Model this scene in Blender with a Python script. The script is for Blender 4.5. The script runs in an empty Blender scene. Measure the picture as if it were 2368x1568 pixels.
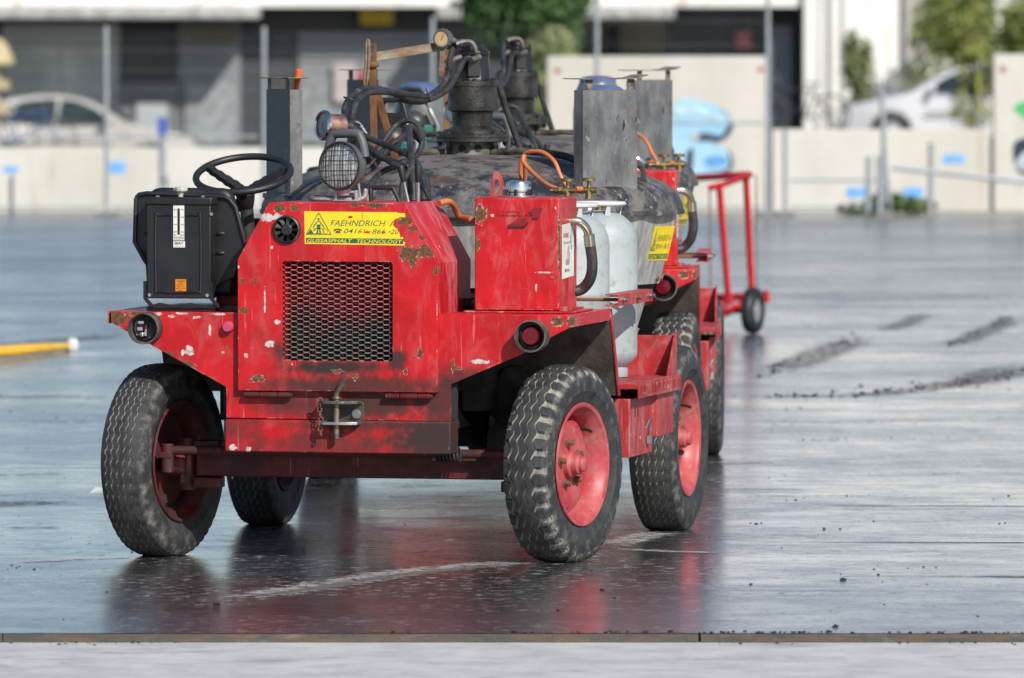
import bpy, bmesh, math, random
from mathutils import Vector, Matrix, Quaternion
R = math.radians
random.seed(7)
scene = bpy.context.scene
COL = scene.collection

# ---------------------------------------------------------------- camera
CAM_H = 2.03
FPX, CXP, CYP, YHP = 18450.0, 1183.5, 784.0, 50.0        # focal length, centre and horizon of a 2367 px wide picture
PITCH = math.atan((CYP - YHP) / FPX)
cam_d = bpy.data.cameras.new('camera')
cam = bpy.data.objects.new('camera', cam_d); COL.objects.link(cam)
cam.location = (0, 0, CAM_H)
cam.rotation_euler = (math.pi / 2 - PITCH, 0, 0)
cam_d.sensor_width = 36.0
cam_d.lens = FPX / 2367.0 * 36.0
cam_d.clip_start = 0.5; cam_d.clip_end = 3000
cam_d.dof.use_dof = True
cam_d.dof.focus_distance = 29.9
cam_d.dof.aperture_fstop = 5.4
scene.camera = cam

# ---------------------------------------------------------------- sky, sun, exposure
SUN_AZ, SUN_EL = 29.0, 35.0                              # degrees right of the camera's back, above the horizon
S = Vector((math.sin(R(SUN_AZ)) * math.cos(R(SUN_EL)), -math.cos(R(SUN_AZ)) * math.cos(R(SUN_EL)), math.sin(R(SUN_EL))))
world = bpy.data.worlds.new('World'); scene.world = world; world.use_nodes = True
wn = world.node_tree.nodes; wl = world.node_tree.links
for n in list(wn): wn.remove(n)
wo = wn.new('ShaderNodeOutputWorld'); bg = wn.new('ShaderNodeBackground'); sky = wn.new('ShaderNodeTexSky')
sky.sky_type = 'NISHITA'; sky.sun_disc = False
sky.sun_elevation = R(SUN_EL); sky.sun_rotation = R(180 - SUN_AZ)
sky.air_density = 1.0; sky.dust_density = 1.0; sky.ozone_density = 2.6
bg.inputs[1].default_value = 0.105
wl.new(sky.outputs[0], bg.inputs[0]); wl.new(bg.outputs[0], wo.inputs[0])
sun_d = bpy.data.lights.new('sun', 'SUN'); sun_d.energy = 5.0; sun_d.angle = R(0.53); sun_d.color = (1.0, 0.95, 0.87)
sun = bpy.data.objects.new('sun', sun_d); COL.objects.link(sun)
sun.rotation_euler = S.to_track_quat('Z', 'Y').to_euler()
scene.view_settings.view_transform = 'Standard'; scene.view_settings.look = 'None'
scene.view_settings.exposure = 0.10; scene.view_settings.gamma = 1.0
scene.render.engine = 'CYCLES'
scene.cycles.use_denoising = True
scene.cycles.max_bounces = 8; scene.cycles.transparent_max_bounces = 12
scene.cycles.sample_clamp_indirect = 6.0

# ---------------------------------------------------------------- measuring helpers (real depth is always given)
def ray(px, py):
    u = (px - CXP) / FPX; v = -(py - CYP) / FPX
    c, s = math.cos(PITCH), math.sin(PITCH)
    return Vector((u, c + v * s, -s + v * c))
def at(px, py, Y):
    d = ray(px, py); t = Y / d.y
    return Vector((d.x * t, Y, CAM_H + d.z * t))
def ground(px, py, z=0.0):
    d = ray(px, py); t = (z - CAM_H) / d.z
    return Vector((d.x * t, d.y * t, z))
M1_O, M1_YAW = Vector((-0.654, 29.88, 0)), 13.0
M1_MAT = Matrix.Translation(M1_O) @ Matrix.Rotation(R(-M1_YAW), 4, 'Z')
M1_INV = M1_MAT.inverted()
def loc(px, py, **k):
    """point of the near machine's own frame (x right, y backwards, z up) on one of its planes"""
    (ax, val), = k.items(); i = 'xyz'.index(ax)
    c = M1_INV @ Vector((0, 0, CAM_H)); d = M1_INV.to_3x3() @ ray(px, py)
    return c + d * ((val - c[i]) / d[i])

# ---------------------------------------------------------------- mesh helpers
def frame(z, x=None):
    z = Vector(z).normalized()
    if x is None:
        x = Vector((1, 0, 0)) if abs(z.x) < 0.9 else Vector((0, 1, 0))
    y = z.cross(Vector(x)).normalized(); x = y.cross(z).normalized()
    return Matrix((x, y, z)).transposed()

class MB:
    def __init__(s): s.v = []; s.f = []; s.mi = []; s.cur = 0; s.attr = None
    def add(s, vs, fs, M=None):
        o = len(s.v)
        for p in vs:
            p = Vector(p)
            s.v.append(M @ p if M is not None else p)
        for f in fs:
            s.f.append([o + i for i in f]); s.mi.append(s.cur)
        return s
    def box(s, a, b, M=None):
        (x0, y0, z0), (x1, y1, z1) = a, b
        return s.add([(x0,y0,z0),(x1,y0,z0),(x1,y1,z0),(x0,y1,z0),(x0,y0,z1),(x1,y0,z1),(x1,y1,z1),(x0,y1,z1)],
                     [(0,3,2,1),(4,5,6,7),(0,1,5,4),(1,2,6,5),(2,3,7,6),(3,0,4,7)], M)
    def cbox(s, c, d, M=None):
        c = Vector(c); d = Vector(d) / 2
        return s.box(c - d, c + d, M)
    def prism(s, poly, a, b, axis='y', M=None):
        n = len(poly)
        def P(p, t):
            return {'y': (p[0], t, p[1]), 'x': (t, p[0], p[1]), 'z': (p[0], p[1], t)}[axis]
        vs = [P(p, a) for p in poly] + [P(p, b) for p in poly]
        fs = [list(range(n)), list(range(2*n-1, n-1, -1))] + [(i, n+i, n+(i+1) % n, (i+1) % n) for i in range(n)]
        return s.add(vs, fs, M)
    def lathe(s, prof, n=24, c=(0,0,0), axis=(0,0,1), caps=True, M=None, a0=0.0, a1=None):
        """prof = [(radius, height along axis)]"""
        B = frame(axis); c = Vector(c); vs = []; m = len(prof)
        full = a1 is None
        k = n if full else n + 1
        for i in range(k):
            t = 2*math.pi*i/n if full else a0 + (a1 - a0) * i / n
            ct, st = math.cos(t), math.sin(t)
            for r, h in prof: vs.append(c + B @ Vector((r*ct, r*st, h)))
        fs = []
        for i in range(n):
            j = (i+1) % k
            for q in range(m-1): fs.append((i*m+q, j*m+q, j*m+q+1, i*m+q+1))
        if caps and full:
            if prof[0][0] > 1e-6: fs.append([i*m for i in range(n)][::-1])
            if prof[-1][0] > 1e-6: fs.append([i*m+m-1 for i in range(n)])
        return s.add(vs, fs, M)
    def cyl(s, a, b, r, n=16, r2=None, M=None):
        a = Vector(a); b = Vector(b)
        return s.lathe([(r, 0), (r if r2 is None else r2, (b-a).length)], n, a, b-a, True, M)
    def tube(s, pts, r, n=8, closed=False, M=None):
        pts = [Vector(p) for p in pts]; k = len(pts); vs = []; X = None
        for i, p in enumerate(pts):
            a = pts[(i-1) % k] if closed or i else p
            b = pts[(i+1) % k] if closed or i < k-1 else p
            t = (b-a).normalized()
            B = frame(t, X); X = B.col[0].copy()
            rr = r[i] if isinstance(r, (list, tuple)) else r
            for j in range(n):
                w = 2*math.pi*j/n
                vs.append(p + B @ Vector((rr*math.cos(w), rr*math.sin(w), 0)))
        fs = []
        for i in range(k if closed else k-1):
            q = (i+1) % k
            for j in range(n): fs.append((i*n+j, i*n+(j+1) % n, q*n+(j+1) % n, q*n+j))
        if not closed: fs += [list(range(n))[::-1], [(k-1)*n+j for j in range(n)]]
        return s.add(vs, fs, M)
    def sphere(s, c, r, n=12, m=8, sc=(1,1,1), M=None):
        prof = [(max(1e-7, r*math.sin(math.pi*i/m)), -r*math.cos(math.pi*i/m)) for i in range(m+1)]
        T = Matrix.Translation(Vector(c)) @ Matrix.Diagonal(Vector(sc).to_4d())
        if M is not None: T = M @ T
        return s.lathe(prof, n, (0,0,0), (0,0,1), False, T)
    def torus(s, c, axis, Rr, r, n=32, m=8, M=None):
        B = frame(axis); c = Vector(c)
        return s.tube([c + B @ Vector((Rr*math.cos(2*math.pi*i/n), Rr*math.sin(2*math.pi*i/n), 0)) for i in range(n)], r, m, True, M)
    def plate(s, outer, holes, a, b, axis='y', M=None):
        """polygon with holes, extruded from a to b"""
        bm = bmesh.new()
        for lp in [outer] + list(holes):
            vs = [bm.verts.new((p[0], p[1], 0)) for p in lp]
            for i in range(len(vs)): bm.edges.new((vs[i], vs[(i+1) % len(vs)]))
        bmesh.ops.triangle_fill(bm, use_beauty=True, use_dissolve=False, edges=bm.edges[:])
        bm.verts.index_update()
        def P(p, t): return {'y': (p.x, t, p.y), 'x': (t, p.x, p.y), 'z': (p.x, p.y, t)}[axis]
        n = len(bm.verts)
        vs = [P(v.co, a) for v in bm.verts] + [P(v.co, b) for v in bm.verts]
        fs = [[v.index for v in f.verts] for f in bm.faces]
        fs += [[n + i for i in reversed(f)] for f in fs[:]]
        for e in bm.edges:
            if len(e.link_faces) == 1: i, j = e.verts[0].index, e.verts[1].index; fs.append((i, j, n+j, n+i))
        bm.free()
        return s.add(vs, fs, M)
    def build(s, name, mat, parent=None, bevel=0, smooth=35, seg=2, M=None):
        me = bpy.data.meshes.new(name)
        me.from_pydata([tuple(v) for v in s.v], [], s.f)
        for m in (mat if isinstance(mat, (list, tuple)) else [mat]): me.materials.append(m)
        if any(s.mi): me.polygons.foreach_set('material_index', s.mi)
        bm = bmesh.new(); bm.from_mesh(me); bmesh.ops.recalc_face_normals(bm, faces=bm.faces[:]); bm.to_mesh(me); bm.free()
        if s.attr is not None:
            at_ = me.attributes.new('dust', 'FLOAT', 'POINT'); at_.data.foreach_set('value', s.attr)
        if smooth:
            me.polygons.foreach_set('use_smooth', [True]*len(me.polygons))
            me.set_sharp_from_angle(angle=R(smooth))
        o = bpy.data.objects.new(name, me); COL.objects.link(o)
        if parent is not None: o.parent = parent
        if M is not None: o.matrix_local = M
        if bevel:
            b = o.modifiers.new('bevel', 'BEVEL'); b.width = bevel; b.segments = seg; b.limit_method = 'ANGLE'; b.angle_limit = R(35); b.harden_normals = False
        return o

def spline(pts, k=8, closed=False):
    P = [Vector(p) for p in pts]; n = len(P); out = []
    for i in range(n if closed else n-1):
        if closed: a, b, c, d = P[(i-1) % n], P[i], P[(i+1) % n], P[(i+2) % n]
        else: a, b, c, d = P[max(i-1,0)], P[i], P[i+1], P[min(i+2,n-1)]
        for j in range(k):
            t = j/k
            out.append(0.5*((2*b) + (c-a)*t + (2*a-5*b+4*c-d)*t*t + (3*b-a-3*c+d)*t**3))
    if not closed: out.append(P[-1])
    return out
def empty(name, loc=(0,0,0), rz=0):
    o = bpy.data.objects.new(name, None); COL.objects.link(o); o.location = loc; o.rotation_euler = (0,0,rz)
    o.empty_display_size = 0.2
    return o
def tag(o, label=None, cat=None, group=None, kind=None):
    if label: o['label'] = label
    if cat: o['category'] = cat
    if group: o['group'] = group
    if kind: o['kind'] = kind
    return o
def copy_tree(o, parent=None):
    c = o.copy(); COL.objects.link(c); c.parent = parent
    for ch in list(o.children): copy_tree(ch, c)
    return c
def rrect(x0, z0, x1, z1, r, n=4):
    out = []
    for cx, cz, a in ((x1-r, z0+r, -90), (x1-r, z1-r, 0), (x0+r, z1-r, 90), (x0+r, z0+r, 180)):
        for i in range(n+1):
            t = R(a + 90*i/n); out.append((cx + r*math.cos(t), cz + r*math.sin(t)))
    return out
def circ(cx, cz, r, n=24): return [(cx + r*math.cos(2*math.pi*i/n), cz + r*math.sin(2*math.pi*i/n)) for i in range(n)]

# ---------------------------------------------------------------- materials
class NT:
    def __init__(s, name):
        s.m = bpy.data.materials.new(name); s.m.use_nodes = True
        s.n = s.m.node_tree.nodes; s.l = s.m.node_tree.links
        s.bsdf = s.n['Principled BSDF']
        s.tc = s.n.new('ShaderNodeTexCoord').outputs['Object']
    def new(s, t, **k):
        x = s.n.new(t)
        for a, b in k.items(): setattr(x, a, b)
        return x
    def put(s, sock, v):
        if hasattr(v, 'is_output'): s.l.new(v, sock)
        else: sock.default_value = v
    def math(s, op, a, b=0.0, clamp=False):
        x = s.new('ShaderNodeMath', operation=op, use_clamp=clamp); s.put(x.inputs[0], a); s.put(x.inputs[1], b); return x.outputs[0]
    def vmath(s, op, a, b=(0,0,0)):
        x = s.new('ShaderNodeVectorMath', operation=op); s.put(x.inputs[0], a); s.put(x.inputs[1], b)
        return x.outputs['Value'] if op in ('LENGTH', 'DOT_PRODUCT', 'DISTANCE') else x.outputs[0]
    def scale(s, sc, v=None):
        return s.vmath('MULTIPLY', v if v is not None else s.tc, sc)
    def noise(s, sc=5.0, det=4.0, v=None, rough=0.55, dist=0.0):
        x = s.new('ShaderNodeTexNoise'); s.put(x.inputs['Vector'], v if v is not None else s.tc)
        x.inputs['Scale'].default_value = sc; x.inputs['Detail'].default_value = det; x.inputs['Roughness'].default_value = rough; x.inputs['Distortion'].default_value = dist
        return x.outputs[0]
    def voro(s, sc=20.0, v=None, feature='F1'):
        x = s.new('ShaderNodeTexVoronoi', feature=feature); s.put(x.inputs['Vector'], v if v is not None else s.tc); x.inputs['Scale'].default_value = sc
        return x.outputs
    def mr(s, v, a, b, c=0.0, d=1.0, smooth=True):
        x = s.new('ShaderNodeMapRange', interpolation_type='SMOOTHSTEP' if smooth else 'LINEAR', clamp=True)
        for i, q in enumerate((v, a, b, c, d)): s.put(x.inputs[i], q)
        return x.outputs[0]
    def mix(s, f, a, b):
        x = s.new('ShaderNodeMix', data_type='RGBA')
        s.put(x.inputs[0], f)
        for sock, v in ((x.inputs[6], a), (x.inputs[7], b)): s.put(sock, v if hasattr(v, 'is_output') else (*v[:3], 1.0))
        return x.outputs[2]
    def fmix(s, f, a, b):
        x = s.new('ShaderNodeMix', data_type='FLOAT')
        s.put(x.inputs[0], f); s.put(x.inputs[2], a); s.put(x.inputs[3], b); return x.outputs[0]
    def sep(s, v=None):
        x = s.new('ShaderNodeSeparateXYZ'); s.put(x.inputs[0], v if v is not None else s.tc); return x.outputs
    def bump(s, h, st=0.3, d=0.01):
        x = s.new('ShaderNodeBump'); x.inputs['Strength'].default_value = st; x.inputs['Distance'].default_value = d; s.put(x.inputs['Height'], h)
        s.l.new(x.outputs[0], s.bsdf.inputs['Normal']); return x
    def out(s, col=None, rough=None, metal=None, **k):
        if col is not None: s.put(s.bsdf.inputs['Base Color'], col if hasattr(col, 'is_output') else (*col[:3], 1))
        if rough is not None: s.put(s.bsdf.inputs['Roughness'], rough)
        if metal is not None: s.put(s.bsdf.inputs['Metallic'], metal)
        for a, b in k.items(): s.put(s.bsdf.inputs[a.replace('_', ' ')], b)
        return s.m
    def edge(s, rad=0.012):
        """worn-edge mask: how far the rounded normal leaves the true normal"""
        b = s.new('ShaderNodeBevel'); b.samples = 4; b.inputs[0].default_value = rad
        g = s.new('ShaderNodeNewGeometry')
        return s.math('SUBTRACT', 1.0, s.vmath('DOT_PRODUCT', b.outputs[0], g.outputs['Normal']))

def mat(name, c1, c2=None, sc=6.0, rough=(0.45, 0.65), metal=0.0, bump=0.15, bsc=60.0, dust=None, dcol=(0.3,0.29,0.27), dsc=9.0, stretch=(1,1,1), **k):
    t = NT(name); v = t.scale(stretch)
    n = t.noise(sc, 6, v)
    c2 = c2 or tuple(x*0.65 for x in c1)
    col = t.mix(t.mr(n, 0.36, 0.64), c1, c2)
    rg = t.mr(t.noise(sc*2.3, 5, v), 0.3, 0.7, rough[0], rough[1])
    if dust:
        d = t.math('MULTIPLY', t.mr(t.noise(dsc, 8, v, 0.68), 0.62-dust*0.25, 0.78-dust*0.2), min(1, dust*1.4))
        col = t.mix(d, col, dcol); rg = t.fmix(d, rg, 0.85)
    if bump: t.bump(t.noise(bsc, 4), bump, 0.004)
    return t.out(col, rg, metal, **k)

RED = (0.50, 0.0095, 0.0150)
def red_paint(name, patches=(), soot=(), fade=0.35, edge=0.5, seed=0.0, spots=0.5, dark=0.0, base=RED, fcol=None):
    """chipped red enamel: faded blotches, scratches, primer-and-rust chips, black soot"""
    t = NT(name)
    off = t.vmath('ADD', t.tc, (seed*3.1, seed*1.7, seed*2.3))
    col = t.mix(t.mr(t.noise(3.5, 7, off, 0.65), 0.36, 0.64), base, tuple(x*0.74 for x in base))
    col = t.mix(t.math('MULTIPLY', t.mr(t.noise(11, 7, t.scale((1, 1, 0.35), off), 0.7), 0.52, 0.70), 0.35), col, tuple(min(1, x*1.1+0.008) for x in base))
    # faded, wiped blotches; the hood side's tint also holds sky sheen
    fd = t.math('MULTIPLY', t.mr(t.noise(8.0, 8, t.scale((1.4, 1.4, 0.55), off), 0.68, 0.9), 0.45, 0.70), min(1.0, fade*1.35))
    col = t.mix(fd, col, fcol or (0.47, 0.105, 0.105) if base[0] > 0.3 else (0.2, 0.05, 0.05))
    # vertical scratches
    sc = t.math('MULTIPLY', t.mr(t.noise(75, 4, t.scale((1, 1, 0.05), off), 0.62), 0.63, 0.70), 0.45)
    col = t.mix(sc, col, (0.66, 0.20, 0.19))
    gm = t.math('MULTIPLY', t.mr(t.noise(5.0, 9, t.vmath('ADD', off, (4, 8, 3)), 0.75), 0.48, 0.70), 0.34)
    col = t.mix(gm, col, (0.10, 0.028, 0.024))
    hair = t.math('MULTIPLY', t.mr(t.noise(120, 4, t.scale((0.12, 1, 1.0), t.vmath('ADD', off, (1, 6, 2))), 0.7), 0.66, 0.72), 0.35)
    col = t.mix(hair, col, (0.50, 0.16, 0.14))
    rg = t.fmix(t.math('MAXIMUM', fd, gm), 0.36, 0.66)
    warp = t.noise(48, 6, off, 0.72)
    wrp2 = t.noise(150, 4, off, 0.65)
    w = t.math('ADD', t.math('MULTIPLY', t.math('SUBTRACT', warp, 0.5), 2.3), t.math('MULTIPLY', t.math('SUBTRACT', wrp2, 0.5), 1.3))
    rimw = t.math('MULTIPLY', t.math('SUBTRACT', t.noise(85, 4, t.vmath('ADD', off, (9, 4, 2)), 0.6), 0.54), 1.7)
    # soot stains
    for (c, r, amt) in soot:
        d = t.vmath('LENGTH', t.vmath('DIVIDE', t.vmath('SUBTRACT', t.tc, c), r))
        n = t.math('MULTIPLY', t.math('SUBTRACT', t.noise(22, 7, off, 0.7), 0.5), 1.5)
        f = t.math('MULTIPLY', t.mr(t.math('ADD', d, n), 1.05, 0.35), amt)
        col = t.mix(f, col, (0.022, 0.019, 0.018)); rg = t.fmix(f, rg, 0.72)
    if dark:
        f = t.math('MULTIPLY', t.mr(t.noise(9, 7, off, 0.65), 0.35, 0.62), dark)
        col = t.mix(f, col, (0.035, 0.02, 0.019)); rg = t.fmix(f, rg, 0.75)
    # masks: prim = bare primer (white), rust = brown core
    prim = None; rust = None
    if spots:
        vo = t.voro(15, off); pick = t.math('GREATER_THAN', t.sep(vo['Color'])[0], 1 - 0.35*spots)
        vd = t.math('ADD', vo['Distance'], t.math('MULTIPLY', t.math('SUBTRACT', warp, 0.5), 0.30))
        prim = t.math('MULTIPLY', t.mr(vd, 0.10, 0.075), pick)
    if edge:
        e = t.math('MULTIPLY', t.mr(t.math('ADD', t.edge(0.007), t.math('MULTIPLY', t.math('SUBTRACT', t.noise(140, 4, off, 0.7), 0.5), 0.12)), 0.03, 0.07), t.mr(t.noise(13, 6, off, 0.72), 0.67-0.13*edge, 0.70-0.13*edge))
        prim = e if prim is None else t.math('MAXIMUM', prim, e)
        e2 = t.math('MULTIPLY', t.mr(t.edge(0.005), 0.03, 0.12), t.mr(t.noise(19, 6, t.vmath('ADD', off, (5, 3, 1)), 0.72), 0.68-0.15*edge, 0.71-0.15*edge))
        rust = e2
    for (c, r, kind) in patches:
        if kind != 'w' and len(patches) > 8: r = (r[0]*.84, r[1], r[2]*.84)
        d = t.math('ADD', t.vmath('LENGTH', t.vmath('DIVIDE', t.vmath('SUBTRACT', t.tc, c), r)), w)
        p = t.mr(d, 0.98, 0.92)
        prim = p if prim is None else t.math('MAXIMUM', prim, p)
        if kind != 'w':
            dd = t.math('ADD', d, rimw); q = t.math('MULTIPLY', p, t.mr(dd, 0.98 if kind == 'r' else 0.9, 0.90 if kind == 'r' else 0.8))
            rust = q if rust is None else t.math('MAXIMUM', rust, q)
    pc = t.mix(t.mr(warp, 0.4, 0.6), (0.52, 0.49, 0.46), (0.36, 0.30, 0.27))
    rc = t.mix(t.mr(t.noise(70, 5, off, 0.7), 0.35, 0.65), (0.17, 0.075, 0.028), (0.06, 0.035, 0.02))
    if prim is not None: col = t.mix(prim, col, pc); rg = t.fmix(prim, rg, 0.7)
    if rust is not None: col = t.mix(rust, col, rc); rg = t.fmix(rust, rg, 0.9)
    h = t.noise(240, 2)
    if prim is not None: h = t.math('SUBTRACT', t.math('MULTIPLY', h, 0.12), prim)
    t.bump(h, 0.25, 0.0012)
    return t.out(col, rg, 0.0, Specular_IOR_Level=0.32)

red = red_paint('red_enamel', edge=0.6, spots=0.5)
red_box = red_paint('red_enamel_box', [((0.502, 0.2, 1.306), (0.026, 0.1, 0.034), 'b'), ((0.492, 0.2, 1.195), (0.012, 0.1, 0.022), 'b'), ((0.549, 0.2, 1.302), (0.008, 0.1, 0.006), 'w'),
                                       ((0.745, 0.2, 1.090), (0.030, 0.1, 0.0035), 'w'), ((0.79, 0.2, 1.074), (0.024, 0.1, 0.004), 'b'), ((0.718, 0.2, 1.035), (0.005, 0.1, 0.014), 'w'), ((0.806, 0.2, 1.2), (0.006, 0.02, 0.12), 'b')],
                    fade=0.62, edge=0.95, seed=2.0, spots=0.25)
red_hood = red_paint('red_enamel_hood', [
    ((0.285, -0.03, 1.165), (0.050, 0.1, 0.036), 'r'), ((0.345, -0.03, 1.172), (0.042, 0.1, 0.030), 'r'), ((0.30, -0.03, 1.13), (0.018, 0.1, 0.022), 'r'),
    ((0.268, -0.03, 1.285), (0.034, 0.1, 0.022), 'r'), ((0.30, -0.03, 1.255), (0.022, 0.1, 0.012), 'r'), ((0.155, -0.03, 1.342), (0.050, 0.1, 0.012), 'r'), ((0.075, -0.03, 1.343), (0.026, 0.1, 0.010), 'r'),
    ((-0.215, -0.03, 1.332), (0.028, 0.1, 0.018), 'r'), ((-0.157, -0.03, 1.333), (0.020, 0.1, 0.016), 'r'), ((-0.268, -0.03, 1.298), (0.030, 0.1, 0.016), 'w'), ((-0.225, -0.03, 1.30), (0.018, 0.1, 0.012), 'w'),
    ((-0.36, -0.03, 1.055), (0.012, 0.1, 0.014), 'r'), ((-0.31, -0.03, 1.055), (0.006, 0.1, 0.020), 'r'), ((-0.355, -0.03, 0.945), (0.022, 0.1, 0.014), 'r'), ((0.325, -0.03, 0.795), (0.013, 0.1, 0.026), 'r'),
    ((0.30, -0.03, 0.775), (0.008, 0.1, 0.008), 'r'), ((-0.255, -0.03, 0.822), (0.016, 0.1, 0.012), 'w'), ((-0.345, -0.03, 0.775), (0.008, 0.1, 0.012), 'w'), ((-0.225, -0.03, 0.905), (0.014, 0.1, 0.008), 'w'),
    ((-0.273, -0.03, 0.985), (0.0035, 0.1, 0.045), 'w'), ((0.385, -0.03, 1.10), (0.012, 0.1, 0.022), 'r'), ((0.335, -0.03, 1.225), (0.018, 0.1, 0.012), 'r'),
    ((-0.300, -0.03, 0.692), (0.034, 0.1, 0.018), 'b'), ((0.005, -0.03, 0.722), (0.026, 0.1, 0.012), 'b'), ((0.075, -0.03, 0.700), (0.012, 0.1, 0.016), 'b'), ((0.27, -0.03, 0.722), (0.010, 0.1, 0.014), 'b')],
    soot=[((0.0, -0.03, 0.735), (0.26, 0.2, 0.040), 0.97), ((0.24, -0.03, 0.765), (0.045, 0.2, 0.05), 0.9), ((-0.21, -0.03, 0.79), (0.035, 0.2, 0.06), 0.75), ((0.06, -0.03, 0.665), (0.50, 0.2, 0.055), 0.85)],
    fade=0.30, edge=0.8, seed=1.0, spots=0.55)
red_front = red_paint('red_enamel_front', [
    ((-0.855, 0, 0.915), (0.048, 0.1, 0.05), 'r'), ((-0.79, 0, 0.93), (0.016, 0.1, 0.012), 'r'), ((-0.70, 0, 0.929), (0.022, 0.1, 0.006), 'w'), ((-0.64, 0, 0.921), (0.014, 0.1, 0.007), 'w'), ((-0.60, 0, 0.932), (0.030, 0.1, 0.004), 'w'), ((-0.545, 0, 0.918), (0.018, 0.1, 0.006), 'w'), ((-0.46, 0, 0.931), (0.026, 0.1, 0.004), 'w'),
    ((-0.575, 0, 0.792), (0.018, 0.1, 0.018), 'w'), ((-0.60, 0, 0.786), (0.007, 0.1, 0.012), 'w'), ((-0.495, 0, 0.870), (0.005, 0.1, 0.018), 'w'), ((-0.595, 0, 0.74), (0.055, 0.1, 0.016), 'r'), ((-0.66, 0, 0.78), (0.03, 0.1, 0.010), 'r'),
    ((-0.5, 0, 0.69), (0.03, 0.1, 0.008), 'r'), ((-0.435, 0, 0.805), (0.012, 0.1, 0.006), 'r'), ((0.445, 0, 0.745), (0.010, 0.1, 0.034), 'b'), ((0.465, 0, 0.735), (0.022, 0.1, 0.008), 'b'), ((0.545, 0, 0.762), (0.040, 0.1, 0.008), 'w'),
    ((0.845, 0, 0.915), (0.03, 0.1, 0.022), 'b'), ((0.90, 0, 0.915), (0.03, 0.1, 0.026), 'b'), ((0.07, 0, 0.585), (0.012, 0.1, 0.01), 'r')],
    soot=[((0.0, 0, 0.60), (0.50, 0.2, 0.06), 0.55), ((0.15, 0, 0.60), (0.24, 0.2, 0.075), 0.8), ((0.40, 0, 0.62), (0.14, 0.2, 0.15), 0.85), ((-0.18, 0, 0.585), (0.16, 0.2, 0.05), 0.55), ((0.50, 0, 0.70), (0.16, 0.2, 0.05), 0.6), ((-0.38, 0, 0.64), (0.04, 0.2, 0.04), 0.4)],
    fade=0.30, edge=0.8, seed=3.0, spots=0.5)
red_bumper = red_paint('red_enamel_bumper', [((-0.40, -0.02, 0.43), (0.016, 0.1, 0.012), 'w'), ((-0.34, -0.02, 0.425), (0.010, 0.1, 0.014), 'w')],
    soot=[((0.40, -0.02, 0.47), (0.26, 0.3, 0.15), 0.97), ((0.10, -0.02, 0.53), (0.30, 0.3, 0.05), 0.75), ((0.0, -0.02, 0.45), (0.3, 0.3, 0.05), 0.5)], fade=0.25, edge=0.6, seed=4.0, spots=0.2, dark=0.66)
red_grimy_shaded = red_paint('red_enamel_grimy_shaded', fade=0.2, edge=0.2, seed=5.0, spots=0.05, dark=0.85, base=(0.10,0.008,0.011))  # deep maroon base holds the underbody shade as well as grime
red_pink = red_paint('red_enamel_faded', fade=0.9, edge=0.6, seed=6.0, spots=0.4, fcol=(.42,.15,.145), base=(.44,.028,.034), dark=0.18)
red_cart = red_paint('red_enamel_cart', fade=0.2, edge=0, seed=8.0, spots=0.0)

black_plastic = mat('black_plastic', (0.010,0.0105,0.012), (0.015,0.016,0.018), rough=(0.38,0.55), bump=0.05, bsc=300)
black_paint = mat('black_paint', (0.009,0.0095,0.012), (0.014,0.014,0.017), rough=(0.3,0.5), bump=0.1, dust=0.06)
black_oily = mat('black_oily_metal', (0.010,0.010,0.010), (0.035,0.033,0.03), sc=14, rough=(0.22,0.55), bump=0.6, bsc=110, dust=0.16, dcol=(0.16,0.13,0.10), dsc=30)
black_dusty = mat('black_dusty_metal', (0.02,0.02,0.021), (0.06,0.056,0.05), sc=9, rough=(0.35,0.65), bump=0.3, dust=0.5, dcol=(0.26,0.24,0.2), dsc=12)
under_black = mat('underbody_grime', (0.010,0.009,0.009), (0.022,0.018,0.017), rough=(0.7,0.9), bump=0.3)
hose_black = mat('hose_rubber', (0.015,0.015,0.017), (0.036,0.036,0.036), sc=16, rough=(0.4,0.65), bump=0.2, dust=0.3, dcol=(0.17,0.16,0.15), dsc=22)
hose_dirty = mat('hose_tarred', (0.03,0.025,0.02), (0.10,0.085,0.06), sc=14, rough=(0.7,0.95), bump=0.9, bsc=60, dust=0.3)
lens_white = None
steel = mat('bare_steel', (0.42,0.42,0.42), (0.28,0.27,0.26), rough=(0.3,0.5), metal=0.9, bump=0.1)
chrome = mat('chrome', (0.75,0.75,0.76), (0.65,0.65,0.66), rough=(0.08,0.2), metal=1.0, bump=0.02)
brass = mat('brass', (0.36,0.27,0.11), (0.24,0.18,0.08), rough=(0.3,0.5), metal=0.85, bump=0.1, sc=30)
rusty = mat('rusty_steel', (0.20,0.085,0.035), (0.11,0.05,0.025), sc=18, rough=(0.75,0.95), bump=0.6, bsc=120, dust=0.15)
rusty_paint = mat('rusty_grey_paint', (0.20,0.19,0.15), (0.15,0.075,0.035), sc=11, rough=(0.6,0.85), bump=0.5, bsc=90, dust=0.3, dcol=(0.42,0.39,0.32), dsc=20, stretch=(0.6,1,2.5))
rust_nut = mat('rusted_nut', (0.17,0.085,0.045), (0.09,0.05,0.03), sc=40, rough=(0.7,0.9), bump=0.5)
copper = mat('copper_tin', (0.45,0.25,0.18), (0.30,0.20,0.17), sc=14, rough=(0.25,0.45), metal=0.85)
orange_hose = mat('orange_gas_hose', (0.50,0.16,0.055), (0.40,0.12,0.045), sc=10, rough=(0.4,0.6), bump=0.05, dust=0.12)
orange_plastic = mat('orange_plastic', (0.75,0.13,0.012), (0.62,0.10,0.01), rough=(0.35,0.5), bump=0.4, bsc=260)
bottle_grey = mat('bottle_grey_paint', (0.34,0.38,0.395), (0.29,0.33,0.34), sc=4, rough=(0.4,0.55), bump=0.1, dust=0.44, dcol=(0.19,0.18,0.155), dsc=26)
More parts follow.
